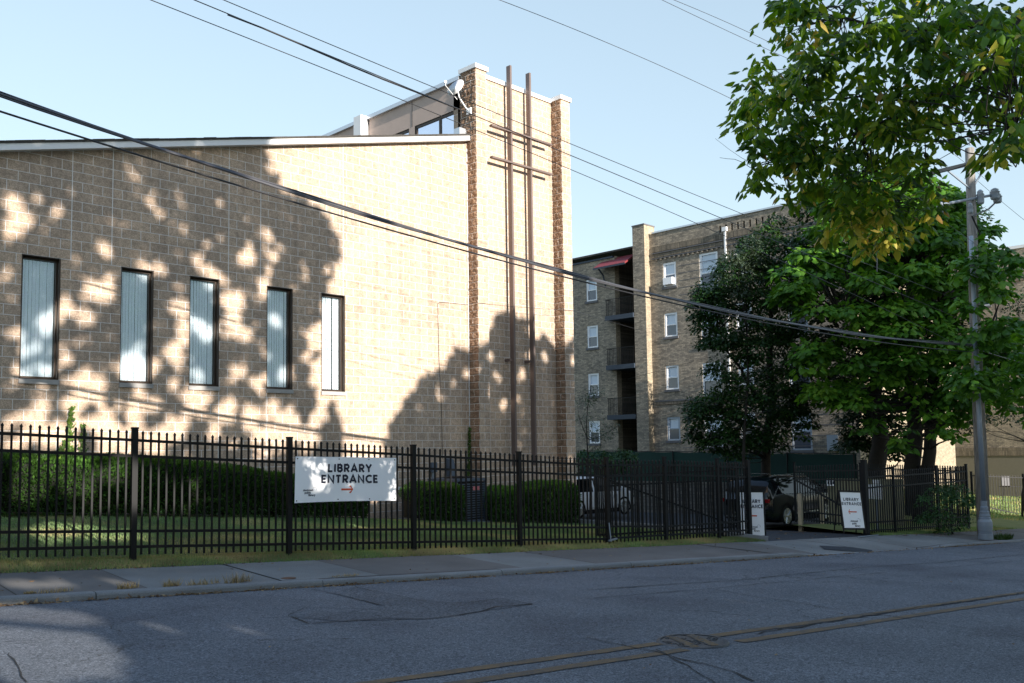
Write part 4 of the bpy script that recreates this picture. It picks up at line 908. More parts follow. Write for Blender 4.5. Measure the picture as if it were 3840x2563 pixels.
# ivy
def ivy(label, strands, n, size=.06):
    r = thing('ivy_vine', label, 'climbing plant', (strands[0][0][0], W-.03, strands[0][0][1])); m = MB(); C = []
    for (x0, z0), (x1, z1), wd in strands:
        pts = [(x0+(x1-x0)*k/8+.03*math.sin(k*1.7), W-.02, z0+(z1-z0)*k/8) for k in range(9)]; m.tube(pts, .006, 5)
        for _ in range(int(n*abs(z1-z0))): f = random.random(); C.append((x0+(x1-x0)*f+random.gauss(0, wd*(1.1-.6*f)), W-.04-.03*random.random(), z0+(z1-z0)*f))
    m.build('stem', M['bark'], r); C = np.array(C); k = len(C)
    V, F_, rr = leaves(C, size*(.7+.6*rng.random(k)), np.array([0, -.25, -1.])+.6*unit(k), np.array([0, -1., .2])+.5*unit(k), .42, rnd=rng.random(k)); npmesh('foliage', V, F_, M['ivy'], r, rr); return fix(r)
ivy('two-stemmed ivy climbing the wall behind the left part of the hedge', [((6.88, -.2), (6.93, 1.02), .045), ((7.15, -.2), (7.16, .68), .045), ((6.8, -.1), (6.8, .35), .06)], 170)
ivy('ivy climbing the inside corner of the tower', [((17.62, -1.4), (17.70, .7), .03), ((17.55, -1.3), (17.6, -.35), .07), ((17.78, -1.2), (17.76, -.2), .04)], 160)
ivy('low ivy on the wall between tower corner and hedge', [((18.25, -1.5), (18.22, -.45), .06), ((18.45, -1.5), (18.5, -.75), .05)], 90)

# ------------------------------------------------------------------ grass, litter, weeds
def blades(name, label, n, area, zf, h, mat, wd=.006, dens_fn=None, rb=.0, kindc='grass'):
    s0, s1, t0, t1_ = area; s_ = rng.uniform(s0, s1, n); t = rng.uniform(t0, t1_, n)
    xy = s_[:, None]*DS[:2]+t[:, None]*DT[:2]
    if dens_fn is not None: k = dens_fn(s_, t, xy); s_, t, xy = s_[k], t[k], xy[k]; n = len(s_)
    z = np.array([zf(a, b) for a, b in zip(s_, t)]); a = rng.uniform(0, 2*np.pi, n); hh = h*(.5+.8*rng.random(n)); w_ = wd*(.6+.8*rng.random(n))
    d = np.stack([np.cos(a), np.sin(a)], 1); ln = .5*hh*rng.random(n)
    p = np.concatenate([xy, z[:, None]-.005], 1); sd = np.concatenate([d[:, ::-1]*[1, -1], np.zeros((n, 1))], 1)*w_[:, None]
    tip = p+np.concatenate([d*ln[:, None], hh[:, None]], 1); V = np.stack([p-sd, p+sd, tip], 1).reshape(-1, 3); F_ = np.arange(3*n).reshape(n, 3)
    nz_ = np.array([noise.noise(Vector((x*.9, y*.9, 0))) for x, y in xy]); R_ = np.clip(.42+.6*nz_+.35*rng.random(n)+rb, 0, 1)
    o = npmesh(name, V, F_, mat, None, np.repeat(R_, 3)); return tag(o, label, kindc, kind='stuff')
vis = lambda s_, t, xy: (xy[:, 0] < LE) & (xy[:, 1] < 18.6)
blades('lawn_grass', 'mown lawn behind the iron fence', 170000, (1.5, 19, 14.1, 19.2), lawnz, .042, M['grassm'], .0055, vis)
blades('verge_grass', 'ragged grass strip between fence and pavement', 42000, (1., 19., 13.58, 14.25), lawnz, .05, M['grassm'], .006, lambda s_, t, xy: (xy[:, 0] < LE-.1), rb=.16)
blades('verge_grass', 'dry straw-coloured grass at the foot of the fence', 42000, (1., 19., 13.66, 14.35), lawnz, .045, M['drygrass'], .005, lambda s_, t, xy: (xy[:, 0] < LE-.1) & ((np.sin(s_*2.1)+np.sin(s_*5.3+1)*.6 > -.35) | (s_ > 15)))
blades('far_lawn_grass', 'sunlit lawn beyond the right fence', 60000, (34, 75, 14, 34), yardz, .10, M['grassm'], .03, lambda s_, t, xy: (s_ > 38), rb=.1)
blades('verge_grass', 'rough grass along the foot of the right fence', 9000, (24.6, 33, 13.6, 14.4), yardz, .07, M['grassm'], .008)
def wildlitter(name, label, n, fn, size=.05):
    q_ = [fn() for _ in range(n)]; C = np.array([P(s_, t, z+.008) for s_, t, z in q_]); k = len(C)
    V, F_, rr = leaves(C, size*(.5+.9*rng.random(k)), unit(k)*[1, 1, .25], np.array([0, 0, 1.])+.45*unit(k), .38, .5, rnd=rng.random(k)); o = npmesh(name, V, F_, M['litter'], None, rr); return tag(o, label, 'leaves', kind='stuff')
cl = [(1.9,.5), (2.4,.4), (3.6,.4), (4.4,.2), (5.2,.2), (6.0,.35), (6.5,.25), (7.6,.12), (8.2,.25), (8.6,.15), (10.,.2), (11.4,.3), (12.6,.3), (13.4,.2), (15.,.35), (16.2,.3), (17.8,.3), (23.8,.5), (25.,.5)]
def gut():
    c, w_ = random.choice(cl); s_ = random.gauss(c, w_) if random.random() < .62 else random.uniform(1, 27); t = 11.43-abs(random.gauss(0, .035)); return s_, t, roadz(s_, t)+random.random()*.012
wildlitter('fallen_leaves', 'line of dry brown leaves in the gutter', 2200, gut, .048)
def vg(): s_ = random.uniform(1, 19); t = random.gauss(13.72, .12); t = max(13.2, min(14.3, t)); return s_, t, (lawnz(s_, t) if t > 13.6 else pavz(s_, t))+random.random()*.02
wildlitter('fallen_leaves', 'dry leaves scattered along the verge', 1000, vg, .045)
def pv(): s_ = random.uniform(1, 28); t = random.uniform(11.6, 13.6); return s_, t, pavz(s_, t)
wildlitter('fallen_leaves', 'scattered leaves on the pavement', 130, pv, .05)
def rv(): s_ = random.uniform(2, 26); t = random.uniform(3.5, 11.3); return s_, t, roadz(s_, t)
wildlitter('fallen_leaves', 'few pale leaves lying on the road', 60, rv, .05)
def lv(): s_ = random.uniform(18.8, 30); t = random.uniform(13.7, 18); return s_, t, lotz(s_, t)+.01
wildlitter('fallen_leaves', 'pale leaves scattered over the car park asphalt', 160, lv, .06)
def dirt(): s_ = random.uniform(24.6, 31); t = random.gauss(13.65, .2); return s_, t, yardz(s_, max(13.9, t))+.01
wildlitter('fallen_leaves', 'leaf litter under the right fence', 380, dirt, .06)
# dry weed tufts in the pavement edge
tufts = [((930,1270),.10,.09), ((1255,1250),.09,.10), ((1480,1250),.17,.08), ((1740,1232),.14,.13), ((390,1303),.16,.05), ((210,1258),.05,.03)]
k_ = 0
words = ['leftmost wide flat', 'small', 'wide low', 'tallest spiky', 'thin flat', 'tiny']
for (px, py), rr_, hh_ in tufts:
    x, y = px/1.9575/S, (1550+py/1.9575)/S; p = att(x, y, 11.72); s_ = p@DS; n = 130
    a = rng.uniform(0, 6.28, n); q_ = rr_*np.sqrt(rng.random(n)); c = np.array([P(s_+qq*math.cos(aa)*1.3, 11.68+qq*math.sin(aa)*.5, 0) for qq, aa in zip(q_, a)]); c[:, 2] = pavz(s_, 11.68)
    b = rng.uniform(0, 6.28, n); h_ = hh_*(.4+.8*rng.random(n)); tip = c+np.stack([np.cos(b)*h_*.7, np.sin(b)*h_*.7, h_], 1); sd = np.stack([-np.sin(b), np.cos(b), 0*b], 1)*.004
    V = np.stack([c-sd, c+sd, tip], 1).reshape(-1, 3); o = npmesh('dry_weed', V, np.arange(3*n).reshape(n, 3), M['drygrass'], None, np.repeat(rng.random(n), 3))
    nm = {0: 'flat dry weed at the slab joint above the kerb', 1: 'small upright dry weed on the kerb line', 2: 'wide low dry weed tuft right of the small upright one', 3: 'tallest spiky dry weed tuft on the kerb line', 4: 'thin flat dry weed at the left end of the kerb', 5: 'tiny weed clump on the left pavement slab'}[k_]; k_ += 1
    tag(o, nm, 'weed', 'dry weeds along the kerb')
for (px, py), rr_, hh_, nm in (((1000+560/1, 1190), .16, .04, 'orange-brown weed mat on the kerb below the banner'),):
    p = att((1000+560/1.9575)/S, (1550+1190/1.9575)/S, 11.7); s_ = p@DS; n = 160; a = rng.uniform(0, 6.28, n); q_ = rr_*np.sqrt(rng.random(n)); c = np.array([P(s_+qq*math.cos(aa)*1.6, 11.68+qq*math.sin(aa)*.5, 0) for qq, aa in zip(q_, a)]); c[:, 2] = pavz(s_, 11.68)
    b = rng.uniform(0, 6.28, n); h_ = hh_*(.4+.8*rng.random(n)); tip = c+np.stack([np.cos(b)*h_, np.sin(b)*h_, h_], 1); sd = np.stack([-np.sin(b), np.cos(b), 0*b], 1)*.004
    tag(npmesh('dry_weed', np.stack([c-sd, c+sd, tip], 1).reshape(-1, 3), np.arange(3*n).reshape(n, 3), M['drygrass'], None, np.repeat(rng.random(n), 3)), nm, 'weed', 'dry weeds along the kerb')
n = 500; pc = P(27.5, 11.75, 0); a = rng.uniform(0, 6.28, n); q_ = .45*np.sqrt(rng.random(n)); c = np.stack([pc[0]+q_*np.cos(a), pc[1]+q_*np.sin(a)*.5, np.full(n, pavz(27.5, 11.75))], 1); b = rng.uniform(0, 6.28, n); h_ = .16*(.4+.8*rng.random(n)); tip = c+np.stack([np.cos(b)*h_*.7, np.sin(b)*h_*.7, h_], 1); sd = np.stack([-np.sin(b), np.cos(b), 0*b], 1)*.012
tag(npmesh('green_weed', np.stack([c-sd, c+sd, tip], 1).reshape(-1, 3), np.arange(3*n).reshape(n, 3), M['ivy'], None, np.repeat(rng.random(n)*.5, 3)), 'green weeds growing at the foot of the lamp column', 'weed')
# crumpled paper in gutter, valve cover
s_, t = onroad(456, 1361); m = MB(); b = np.array(P(s_, t, roadz(s_, t)+.01)); pts = [b+DS*x_*.11+DT*y_*.07+np.array([0, 0, .012+.018*((i*7) % 3)]) for i, (x_, y_) in enumerate(((-1,-1), (0,-1), (1.1,-.8), (-.9,0), (0,.1), (1,0), (-.7,1), (.1,.9), (.9,1.2)))]
m.add(pts, [(0,1,4,3), (1,2,5,4), (3,4,7,6), (4,5,8,7)]); tag(m.build('paper_scrap', M['paper']), 'crumpled white paper lying on the road by the kerb', 'litter')
p = att((1000+160/1.9575)/S, (1550+1215/1.9575)/S, 11.78); s_ = p@DS; m = MB(); c = np.array(P(s_, 11.78, pavz(s_, 11.78)+.004)); m.lathe(c, [(.10, 0), (.10, .006), (.085, .009), (.0, .009)], 20); tag(m.build('valve_cover', plain('rusty_iron', (.12,.06,.035), .8)), 'small rusty round valve cover set in the pavement', 'cover')
# manhole
ms, mt_ = onroad(1588, 1474); MS = .74
mh = thing('manhole_cover', 'round iron manhole cover with yellow stripes between the road lines', 'manhole cover', P(ms, mt_, roadz(ms, mt_)))
def disc(m, r0, r1, z, n=48):
    vs = [P(ms+r*MS*math.cos(2*math.pi*k/n), mt_+r*MS*math.sin(2*math.pi*k/n), roadz(ms, mt_)+z) for r in (r0, r1) for k in range(n)]; m.add(vs, [(k, (k+1) % n, n+(k+1) % n, n+k) for k in range(n)])
m = MB(); disc(m, .40, .44, .016); disc(m, .385, .401, .006); n = 48; vs = [P(ms+r_*MS*math.cos(2*math.pi*k/n), mt_+r_*MS*math.sin(2*math.pi*k/n), roadz(ms, mt_)+z) for r_, z in ((.44, .016), (.455, .0)) for k in range(n)]; m.add(vs, [(k, (k+1) % n, n+(k+1) % n, n+k) for k in range(n)]); m.build('rim', M['iron'], mh)
m = MB(); disc(m, .001, .385, .012)
for k in range(70):
    a, r_ = random.uniform(0, 6.28), .27*math.sqrt(random.random()); c = np.array(P(ms+r_*math.cos(a), mt_+r_*math.sin(a), roadz(ms, mt_)+.014)); m.obox(c, DS*.014, DT*.012, (0, 0, .003))
m.build('lid', M['iron'], mh)
for xo in (-.10, .10):
    m = MB(); h_ = .26; cs, sn = math.cos(-.41), math.sin(-.41)
    pts = [P(ms+(xo+a_)*cs-b_*sn, mt_+(xo+a_)*sn+b_*cs, roadz(ms, mt_)+.0165) for a_, b_ in ((-.043, -h_), (.043, -h_), (.043, h_), (-.043, h_))]; m.quad(*pts); m.build('painted_stripe', M['yellow'], mh)
fix(mh)

# ------------------------------------------------------------------ services at the library wall
ac = thing('condenser_unit', 'grey louvred air-conditioning condenser between the clipped bushes', 'air conditioner', (16.2, 18.5, -1.85))
ax0, ax1, ay0, ay1 = 15.98, 17.0, 17.95, 19.0
m = MB(); m.box(ax0+.02, ax1-.02, ay0+.02, ay1-.02, -1.78, -.80); m.build('coil', M['dark'], ac)
m = MB()
for (x, y) in ((ax0, ay0), (ax1, ay0), (ax0, ay1), (ax1, ay1)): m.box(x-.03, x+.03, y-.03, y+.03, -1.80, -.78)
m.box(ax0-.04, ax1+.04, ay0-.04, ay1+.04, -.78, -.71); m.box(ax0-.035, ax1+.035, ay0-.035, ay1+.035, -1.84, -1.785); m.build('casing', M['grey_box'], ac)
m = MB()
for k in range(15):
    z = -1.74+k*.062; m.box(ax0+.032, ax1-.032, ay0-.018, ay0+.012, z, z+.028); m.box(ax0-.018, ax0+.012, ay0+.032, ay1-.032, z, z+.028)
m.build('louvre', M['grey_box'], ac)
m = MB(); m.lathe((16.49, 18.47, -.71), [(.36, 0), (.36, .03), (.30, .05), (.1, .06)], 24); m.build('fan_guard', M['black_metal'], ac)
MB().box(16.55, 16.78, ay0-.024, ay0-.019, -1.02, -.92).build('label', M['redlabel'], ac); fix(ac)
tag(MB().box(15.8, 17.2, 17.8, 19.15, -1.98, -1.845).build('concrete_pad', M['kerbm']), 'pale concrete pad under the condenser unit', 'pad')
mt = thing('electric_meter', 'grey electric meter box with conduit on the wall above the round bush', 'meter box', (16.33, W-.1, -.6))
MB().box(16.24, 16.42, W-.14, W-.003, -.55, -.29).build('box', M['grey_box'], mt); m = MB(); m.tube([(16.34, W-.07, -1.75), (16.34, W-.07, -.55)], .05, 10); m.build('conduit', M['galv'], mt); fix(mt)
m = MB(); m.add([(16.83,W-.2,-.80),(17.10,W-.2,-.80),(17.10,W-.003,-.80),(16.83,W-.003,-.80),(16.83,W-.16,-.22),(17.0,W-.16,-.22),(17.0,W-.003,-.18),(16.83,W-.003,-.18)],[(3,2,1,0),(4,5,6,7),(0,1,5,4),(1,2,6,5),(2,3,7,6),(3,0,4,7)])
tag(m.build('disconnect_box', M['grey_box']), 'slant-topped grey switch box on the wall behind the condenser unit', 'switch box')
m = MB(); m.tube([(16.45, W-.05, -.74), (17.35, W-.05, -.74), (17.6, W-.05, -.74)], .04, 8); tag(m.build('wall_pipe', M['bronze']), 'dark horizontal pipe run on the wall above the condenser', 'pipe')
m = MB(); m.tube([(15.0, W-.02, -1.0), (15.0, W-.28, -1.0)], .09, 14); m.tube([(15.0, W-.28, -1.0), (15.0, W-.34, -1.03)], [.11, .10], 14); tag(m.build('vent_pipe', M['galv']), 'short galvanised vent pipe poking from the wall beside the banner', 'pipe')
m = MB(); pw = [(16.62, W-.012, 4.10), (16.66, W-.012, 4.12), (17.0, W-.012, 4.14), (17.72, W-.02, 4.16)]; m.tube([(16.72, W-.012, -.2), (16.70, W-.012, 1.2), (16.62, W-.012, 2.6), (16.60, W-.012, 4.05)]+pw, .006, 5); m.tube([(17.76, W-.42, 4.16), (19.2, W-.42, 4.2), (21.85, W-.42, 4.34), (30, 22, 4.6)], .006, 5)
tag(m.build('thin_cable', M['cable']), 'thin dark cable stapled up the wall and across the tower', 'cable')

# ------------------------------------------------------------------ cars
def car(name, label, origin, Lc, Wd, H, paint, kind, wheel_r=.36, wb=2.75, front_ov=.93):
    """car facing +X; origin = ground point below rear axle, on its south side plane y0"""
    ox, oy, oz = origin; r = thing(name, label, 'car', (ox+wb/2, oy+Wd/2, oz))
    ro = -(Lc-wb-front_ov); x0, x1 = ro, wb+front_ov
    if kind == 'suv':
        top = [(x0, .95), (x0+.04, 1.05), (x0+.20, 1.45), (x0+.42, H-.06), (x0+.8, H-.01), (1.1, H), (wb-.85, H-.03), (wb-.45, H-.13), (wb+.10, 1.22), (wb+.28, 1.10), (x1-.35, .98), (x1-.06, .82), (x1, .66)]
        belt = [(x0, .94), (x0+.2, 1.08), (0, 1.10), (wb-.2, 1.06), (wb+.28, 1.04), (x1-.35, .93), (x1-.06, .78), (x1, .62)]
    else:
        top = [(x0, .95), (x0+.05, 1.05), (x0+.2, 1.4), (x0+.4, H-.04), (1.0, H), (wb-.9, H-.02), (wb-.5, H-.13), (wb+.12, 1.14), (wb+.25, 1.06), (x1-.3, .92), (x1-.05, .74), (x1, .6)]
        belt = [(x0, .94), (x0+.2, 1.03), (0, 1.04), (wb-.2, 1.0), (wb+.25, .99), (x1-.3, .87), (x1-.05, .70), (x1, .57)]
    tf = lambda x: float(np.interp(x, *zip(*top))); bf = lambda x: float(np.interp(x, *zip(*belt)))
    stn = sorted(set([round(v, 3) for v in list(np.linspace(x0, x1, 46))])); mb = MB(); gm = MB()
    secs = []
    for x in stn:
        e = min(1., (x-x0)/.28+.001, (x1-x)/.45+.001); pin = .80+.20*math.sqrt(max(0, 1-(1-max(0, e))**2)); hw = Wd/2*pin
        zb_, zt_ = bf(x), tf(x); cab = max(0, min(1, (zt_-zb_)/.5)); rw_ = hw*(.97-.20*cab); zs = .26+.10*(1-min(1, e))
        secs.append([(x, hw*.90, zs), (x, hw*.985, zs+.10), (x, hw, .52), (x, hw*.985, .74), (x, hw*.995, zb_-.10), (x, hw*.965, zb_), (x, hw*.965+(rw_-hw*.965)*.5, zb_+(zt_-zb_)*.5), (x, rw_, zt_-.055*cab-.004), (x, rw_*.86, zt_-.008), (x, 0, zt_+.015)])
    yc = oy+Wd/2
    def win(x, j):
        z = tf(x)-bf(x)
        if j in (5, 6) and z > .12:
            for a, b in (((x0+.42, -.28), (-.20, .78), (.86, wb-.75), (wb-.67, wb-.05)) if kind == 'suv' else ((x0+.4, -.1), (0, .95), (1.03, wb-.7), (wb-.62, wb-.1))):
                if a <= x <= b: return True
        return False
    NS = 10
    for side in (-1, 1):
        for i in range(len(stn)-1):
            xm = (stn[i]+stn[i+1])/2
            for j in range(NS-1):
                q4 = [secs[i][j], secs[i+1][j], secs[i+1][j+1], secs[i][j+1]]; vs = [(ox+p[0], yc+side*p[1], oz+p[2]) for p in q4]
                slope_f = (wb-.5 < xm < wb+.12) and j >= 7; back_f = (x0+.06 < xm < x0+.36) and j >= 7
                (gm if win(xm, j) or slope_f or back_f else mb).quad(*(vs if side < 0 else vs[::-1]))
        for e_, sec in ((0, secs[0]), (1, secs[-1])): mb.quad(*[(ox+p[0], yc+side*p[1], oz+p[2]) for p in (sec if (side < 0) != (e_ == 0) else sec[::-1])]+[(ox+sec[0][0], yc, oz+sec[0][2])])
    body = mb.build('body', paint, r)
    def weld(o):
        import bmesh
        bm = bmesh.new(); bm.from_mesh(o.data); bmesh.ops.remove_doubles(bm, verts=bm.verts, dist=.0005); bm.to_mesh(o.data); bm.free()
        o.data.polygons.foreach_set('use_smooth', [True]*len(o.data.polygons)); o.data.update()
    weld(body); g = gm.build('window', M['carglass'], r); weld(g)
    m = MB()
    for side in (-1, 1):
        y = yc+side*(Wd/2+.004)
        for wx in (0, wb):
            n = 28; R2 = wheel_r+.065; R1 = wheel_r*.96; m.add([(ox+wx+R_*math.cos(math.pi*2*k/n), y, oz+max(.03 if R_ == R1 else .2, wheel_r+R_*math.sin(math.pi*2*k/n))) for R_ in (R1, R2) for k in range(n)], [(k, (k+1) % n, n+(k+1) % n, n+k) for k in range(n)])
        m.box(ox+wheel_r+.08, ox+wb-wheel_r-.08, y-.03 if side < 0 else y-.01, y+.01 if side < 0 else y+.03, oz+.22, oz+.34)
    m.box(ox-.3, ox+wb+.3, oy+.15, oy+Wd-.15, oz+.16, oz+.35)
    m.build('wheel_arch', M['rubber'], r)
    for side in (-1, 1):
        for wx in (0, wb):
            y = yc+side*(Wd/2-.10); m = MB(); ax = (0, side, 0); c = (ox+wx, y, oz+wheel_r)
            m.lathe(c, [(wheel_r*.66, .0), (wheel_r*.93, .0), (wheel_r, .03), (wheel_r, .10), (wheel_r*.95, .128), (wheel_r*.74, .132), (wheel_r*.70, .11)], 36, ax, False); wh = m.build('wheel', M['rubber'], r, smooth=True)
            m = MB(); m.lathe(c, [(wheel_r*.70, .112), (wheel_r*.66, .116), (wheel_r*.62, .07)], 36, ax, False); m.lathe(c, [(.055, .10), (.055, .13), (.03, .138)], 16, ax)
            for k in range(5 if kind == 'suv' else 6):
                a = 2*math.pi*k/(5 if kind == 'suv' else 6)+.3; sw_ = .34
                for dd in (0.,):
                    p0 = np.array([c[0]+.05*math.cos(a), c[1]+side*.122, c[2]+.05*math.sin(a)]); p1 = np.array([c[0]+wheel_r*.67*math.cos(a+sw_+dd*2), c[1]+side*.122, c[2]+wheel_r*.67*math.sin(a+sw_+dd*2)]); m.bar(p0, p1, .040, .02, side=(math.sin(a), 0, -math.cos(a)))
            m.build('rim', M['chrome'], wh, smooth=False)
            m = MB(); m.lathe(c, [(wheel_r*.68, .108), (.01, .108)], 24, ax); m.build('brake_disc', M['dark'], wh)
    # lights, rails, mirrors, trim
    for side in (-1, 1):
        sec = secs[1]; y = yc+side*Wd/2*.90
        m = MB(); m.obox((ox+x0+.10, y-side*.02, oz+.92), (.13, 0, 0), (0, .055, 0), (-.02, 0, .06)); m.build('tail_light', M['redlens'], r)
        m = MB(); m.obox((ox+x1-.14, yc+side*Wd/2*.80, oz+.74), (.12, 0, 0), (0, .12, 0), (0, 0, .05)); m.build('headlight', M['chrome'], r)
        m = MB(); xm = wb-.12; m.obox((ox+xm, yc+side*(Wd/2+.10), oz+bf(xm)+.06), (.09, 0, 0), (0, .10, 0), (0, 0, .065)); m.build('wing_mirror', paint, r)
        if kind == 'suv':
            m = MB(); yr = yc+side*Wd/2*.72; pts = [(ox+x0+.5, yr, oz+H-.03), (ox+x0+.7, yr, oz+H+.035), (ox+1., yr, oz+H+.05), (ox+wb-1.1, yr, oz+H+.02), (ox+wb-.8, yr, oz+H-.05)]; m.tube(pts, .018, 6); m.build('roof_rail', M['chrome'], r)
            m = MB(); pts = [(ox+x, yc+side*(Wd/2*.975+.004), oz+bf(x)+.012) for x in np.linspace(x0+.36, wb-.0, 14)]; m.tube(pts, .010, 5); m.build('window_trim', M['chrome'], r)
            m = MB(); ps_ = [(x0+.36, .03), (x0+.50, .14), (x0+.75, .30)]; pts = [(ox+x, yc+side*(Wd/2*.975-.25*z+.01), oz+bf(x)+z) for x, z in ps_]; m.tube(pts, .012, 5); m.build('quarter_trim', M['chrome'], r)
            m = MB(); m.box(ox+wheel_r+.2, ox+wb-wheel_r-.15, (yc+side*(Wd/2+.006))-.008, (yc+side*(Wd/2+.006))+.008, oz+.42, oz+.47); m.build('sill_trim', M['chrome'], r)
        for xd in (.86, wb-.30) if kind == 'suv' else (1.0, wb-.45):
            m = MB(); m.box(ox+xd-.004, ox+xd+.004, yc+side*(Wd/2+.001)-.004, yc+side*(Wd/2+.001)+.004, oz+.40, oz+bf(xd)-.12); m.build('door_gap', M['dark'], r)
            m = MB(); m.box(ox+xd-.26, ox+xd-.08, yc+side*(Wd/2+.012)-.012, yc+side*(Wd/2+.012)+.012, oz+bf(xd)-.20, oz+bf(xd)-.165); m.build('door_handle', paint if kind != 'suv' else M['chrome'], r)
    m = MB(); m.box(ox+x0-.012, ox+x0+.01, yc-.26, yc+.26, oz+.60, oz+.72); m.build('number_plate', M['vinyl'], r)
    return fix(r)
gz_suv = lotz(28.63*DS[0]+15.6*DS[1], 28.63*DT[0]+15.6*DT[1])
car('parked_car', 'dark green-black sport utility car parked behind the open gate', (28.63, 15.55, gz_suv), 4.78, 1.90, 1.70, M['car_dark'], 'suv', wheel_r=.375, wb=2.77, front_ov=.92)
print('suv ground', gz_suv, 'white', lotz(27.5*DS[0]+23.8*DS[1], 27.5*DT[0]+23.8*DT[1]))
car('parked_car', 'white family car parked past the tower behind the fence', (27.54, 23.79, lotz(25, 26.5)), 4.65, 1.85, 1.62, M['car_white'], 'van', wheel_r=.35, wb=2.85, front_ov=.88)

# lot markings
m = MB()
for (x0, y0, x1, y1) in ((24.0, 22.9, 31., 23.0), (24, 26.4, 31, 26.5), (25, 14.6, 33, 14.65), (24.4, 13.6, 31, 13.5)):
    a = np.array([x0, y0]); b = np.array([x1, y1]); q_ = []
    for p in (a-[0,.04], b-[0,.04], b+[0,.04], a+[0,.04]): s_, t = p@DS[:2], p@DT[:2]; q_.append((p[0], p[1], lotz(s_, t)+.008))
    m.quad(*q_)
struct(m.build('parking_line', M['yellow']))

# ------------------------------------------------------------------ things at the car park opening
def H5(x, y): return (2700+x/3.137)/S, (1600+y/3.137)/S
en = thing('board_enclosure', 'olive tan vertical-board enclosure behind the open gate', 'fence', (30.5, 14, -2.6))
a = atD(*H5(1262, 640), 31.6); b = atD(*R6(0, 0), 31) if False else atD(2072, 1100, 30.2); a = np.array([a[0], a[1]]); b = np.array([b[0], b[1]]); L = np.linalg.norm(b-a); d = (b-a)/L; nb = int(L/.16); m = MB()
for i in range(nb):
    p = a+d*(i+.5)*L/nb; m.obox((p[0], p[1], -1.93+random.uniform(-.004, .004)), (d[0]*L/nb*.47, d[1]*L/nb*.47, 0), (-d[1]*(.012+.004*(i % 2)), d[0]*(.012+.004*(i % 2)), 0), (0, 0, .80))
m.build('boards', M['boards'], en)
m = MB(); m.bar((a[0], a[1], -1.13), (b[0], b[1], -1.13), .09, .05); m.build('cap_rail', M['boards'], en)
fix(en)
st_ = thing('notice', 'small white notice with three pictograms on the olive boards', 'sign', tuple(atD(*H5(1305, 665), 31.3)))
c = atD(*H5(1305, 662), 31.3); dd = np.array([d[0], d[1], 0]); m = MB(); m.obox(c, dd*.135, np.array([-d[1], d[0], 0])*.004, (0, 0, .105)); m.build('plate', M['vinyl'], st_)
for k in (-1, 0, 1): m = MB(); cc = c+dd*k*.085+np.array([d[1], -d[0], 0])*.007; m.obox(cc, dd*.026, np.array([-d[1], d[0], 0])*.002, (0, 0, .05 if k else .065)); m.obox(cc+np.array([0,0,.075]), dd*.012, np.array([-d[1], d[0], 0])*.002, (0, 0, .012)); m.build('pictogram', M['navy'], st_)
fix(st_)
for (px, py0, py1, dep, lab, w_) in ((955, 800, 1250, 28.3, 'taller bare timber post in front of the parked dark car', .11), (1205, 790, 1175, 29.3, 'shorter bare timber post further right by the open gate', .09)):
    b = atD(*H5(px, py1), dep); t_ = atD(*H5(px-8, py0), dep); m = MB(); m.obox((b[0], b[1], (b[2]+t_[2])/2), (w_/2*1., 0, 0), (0, w_/2, 0), (0, 0, (t_[2]-b[2])/2)); m.obox((b[0], b[1], t_[2]+.01), (w_/2*.8, 0, 0), (0, w_/2*.8, 0), (0, 0, .012)); tag(m.build('timber_post', M['wood_tan']), lab, 'post', 'timber posts by the gate')
def R6(x, y): return (3100+x/2.6135)/S, (1550+y/2.6135)/S
cb_ = thing('control_panel', 'white control panels on a grey stand behind the right fence', 'panel', tuple(atD(*R6(480, 1120), 27.5)))
m = MB()
for (x0, y0, x1, y1) in ((418, 700, 468, 840), (474, 695, 530, 845), (470, 655, 505, 690)):
    a = atD(*R6(x0, y0), 27.5); b = atD(*R6(x1, y1), 27.5); m.obox((a+b)/2, cr*abs((b-a)@cr)/2, DT*.06, (0, 0, abs(a[2]-b[2])/2))
m.build('panel', M['white'], cb_); a = atD(*R6(485, 850), 27.5); b = atD(*R6(488, 1150), 27.5); m = MB(); m.tube([a, (a[0], a[1], b[2])], .035, 8); m.build('stand', M['galv'], cb_); fix(cb_)
m = MB(); a = q(1620, 1302, 13.3); b = q(1742, 1268, 13.45); c = q(1858, 1272, 13.55)
for p in (a, b, c): p[2] = pavz(p@DS, min(13.6, p@DT))+.03
m.tube([a, b, c], .018, 6); tag(m.build('metal_bracket', M['galv']), 'bent grey metal bracket lying at the foot of the right gate post', 'bracket')
# folding chair on far lawn
M['chairback'] = plain('pale_chair_fabric', (.16,.16,.17), .8)
fcp = atD(*R6(1750, 690), 43); fc_ = thing('folding_chair', 'dark framed chair with pale backrest standing on the far sunlit lawn', 'chair', (fcp[0], fcp[1], fcp[2]-.5))
m = MB(); m.obox(fcp+np.array([0, 0, .12]), cr*.18, DT*.02, (0, 0, .22)); m.build('backrest', M['chairback'], fc_)
m = MB(); m.obox(fcp+np.array([0, 0, -.14])+cr*.22, cr*.28, DT*.25, (0, 0, .015)); m.build('seat', M['black_metal'], fc_)
for sx in (-.1, .45):
    m = MB(); m.tube([fcp+cr*sx+np.array([0, 0, -.14]), fcp+cr*(sx*1.25)+np.array([0, 0, -.78])], .014, 6); m.build('leg', M['black_metal'], fc_)
fix(fc_)

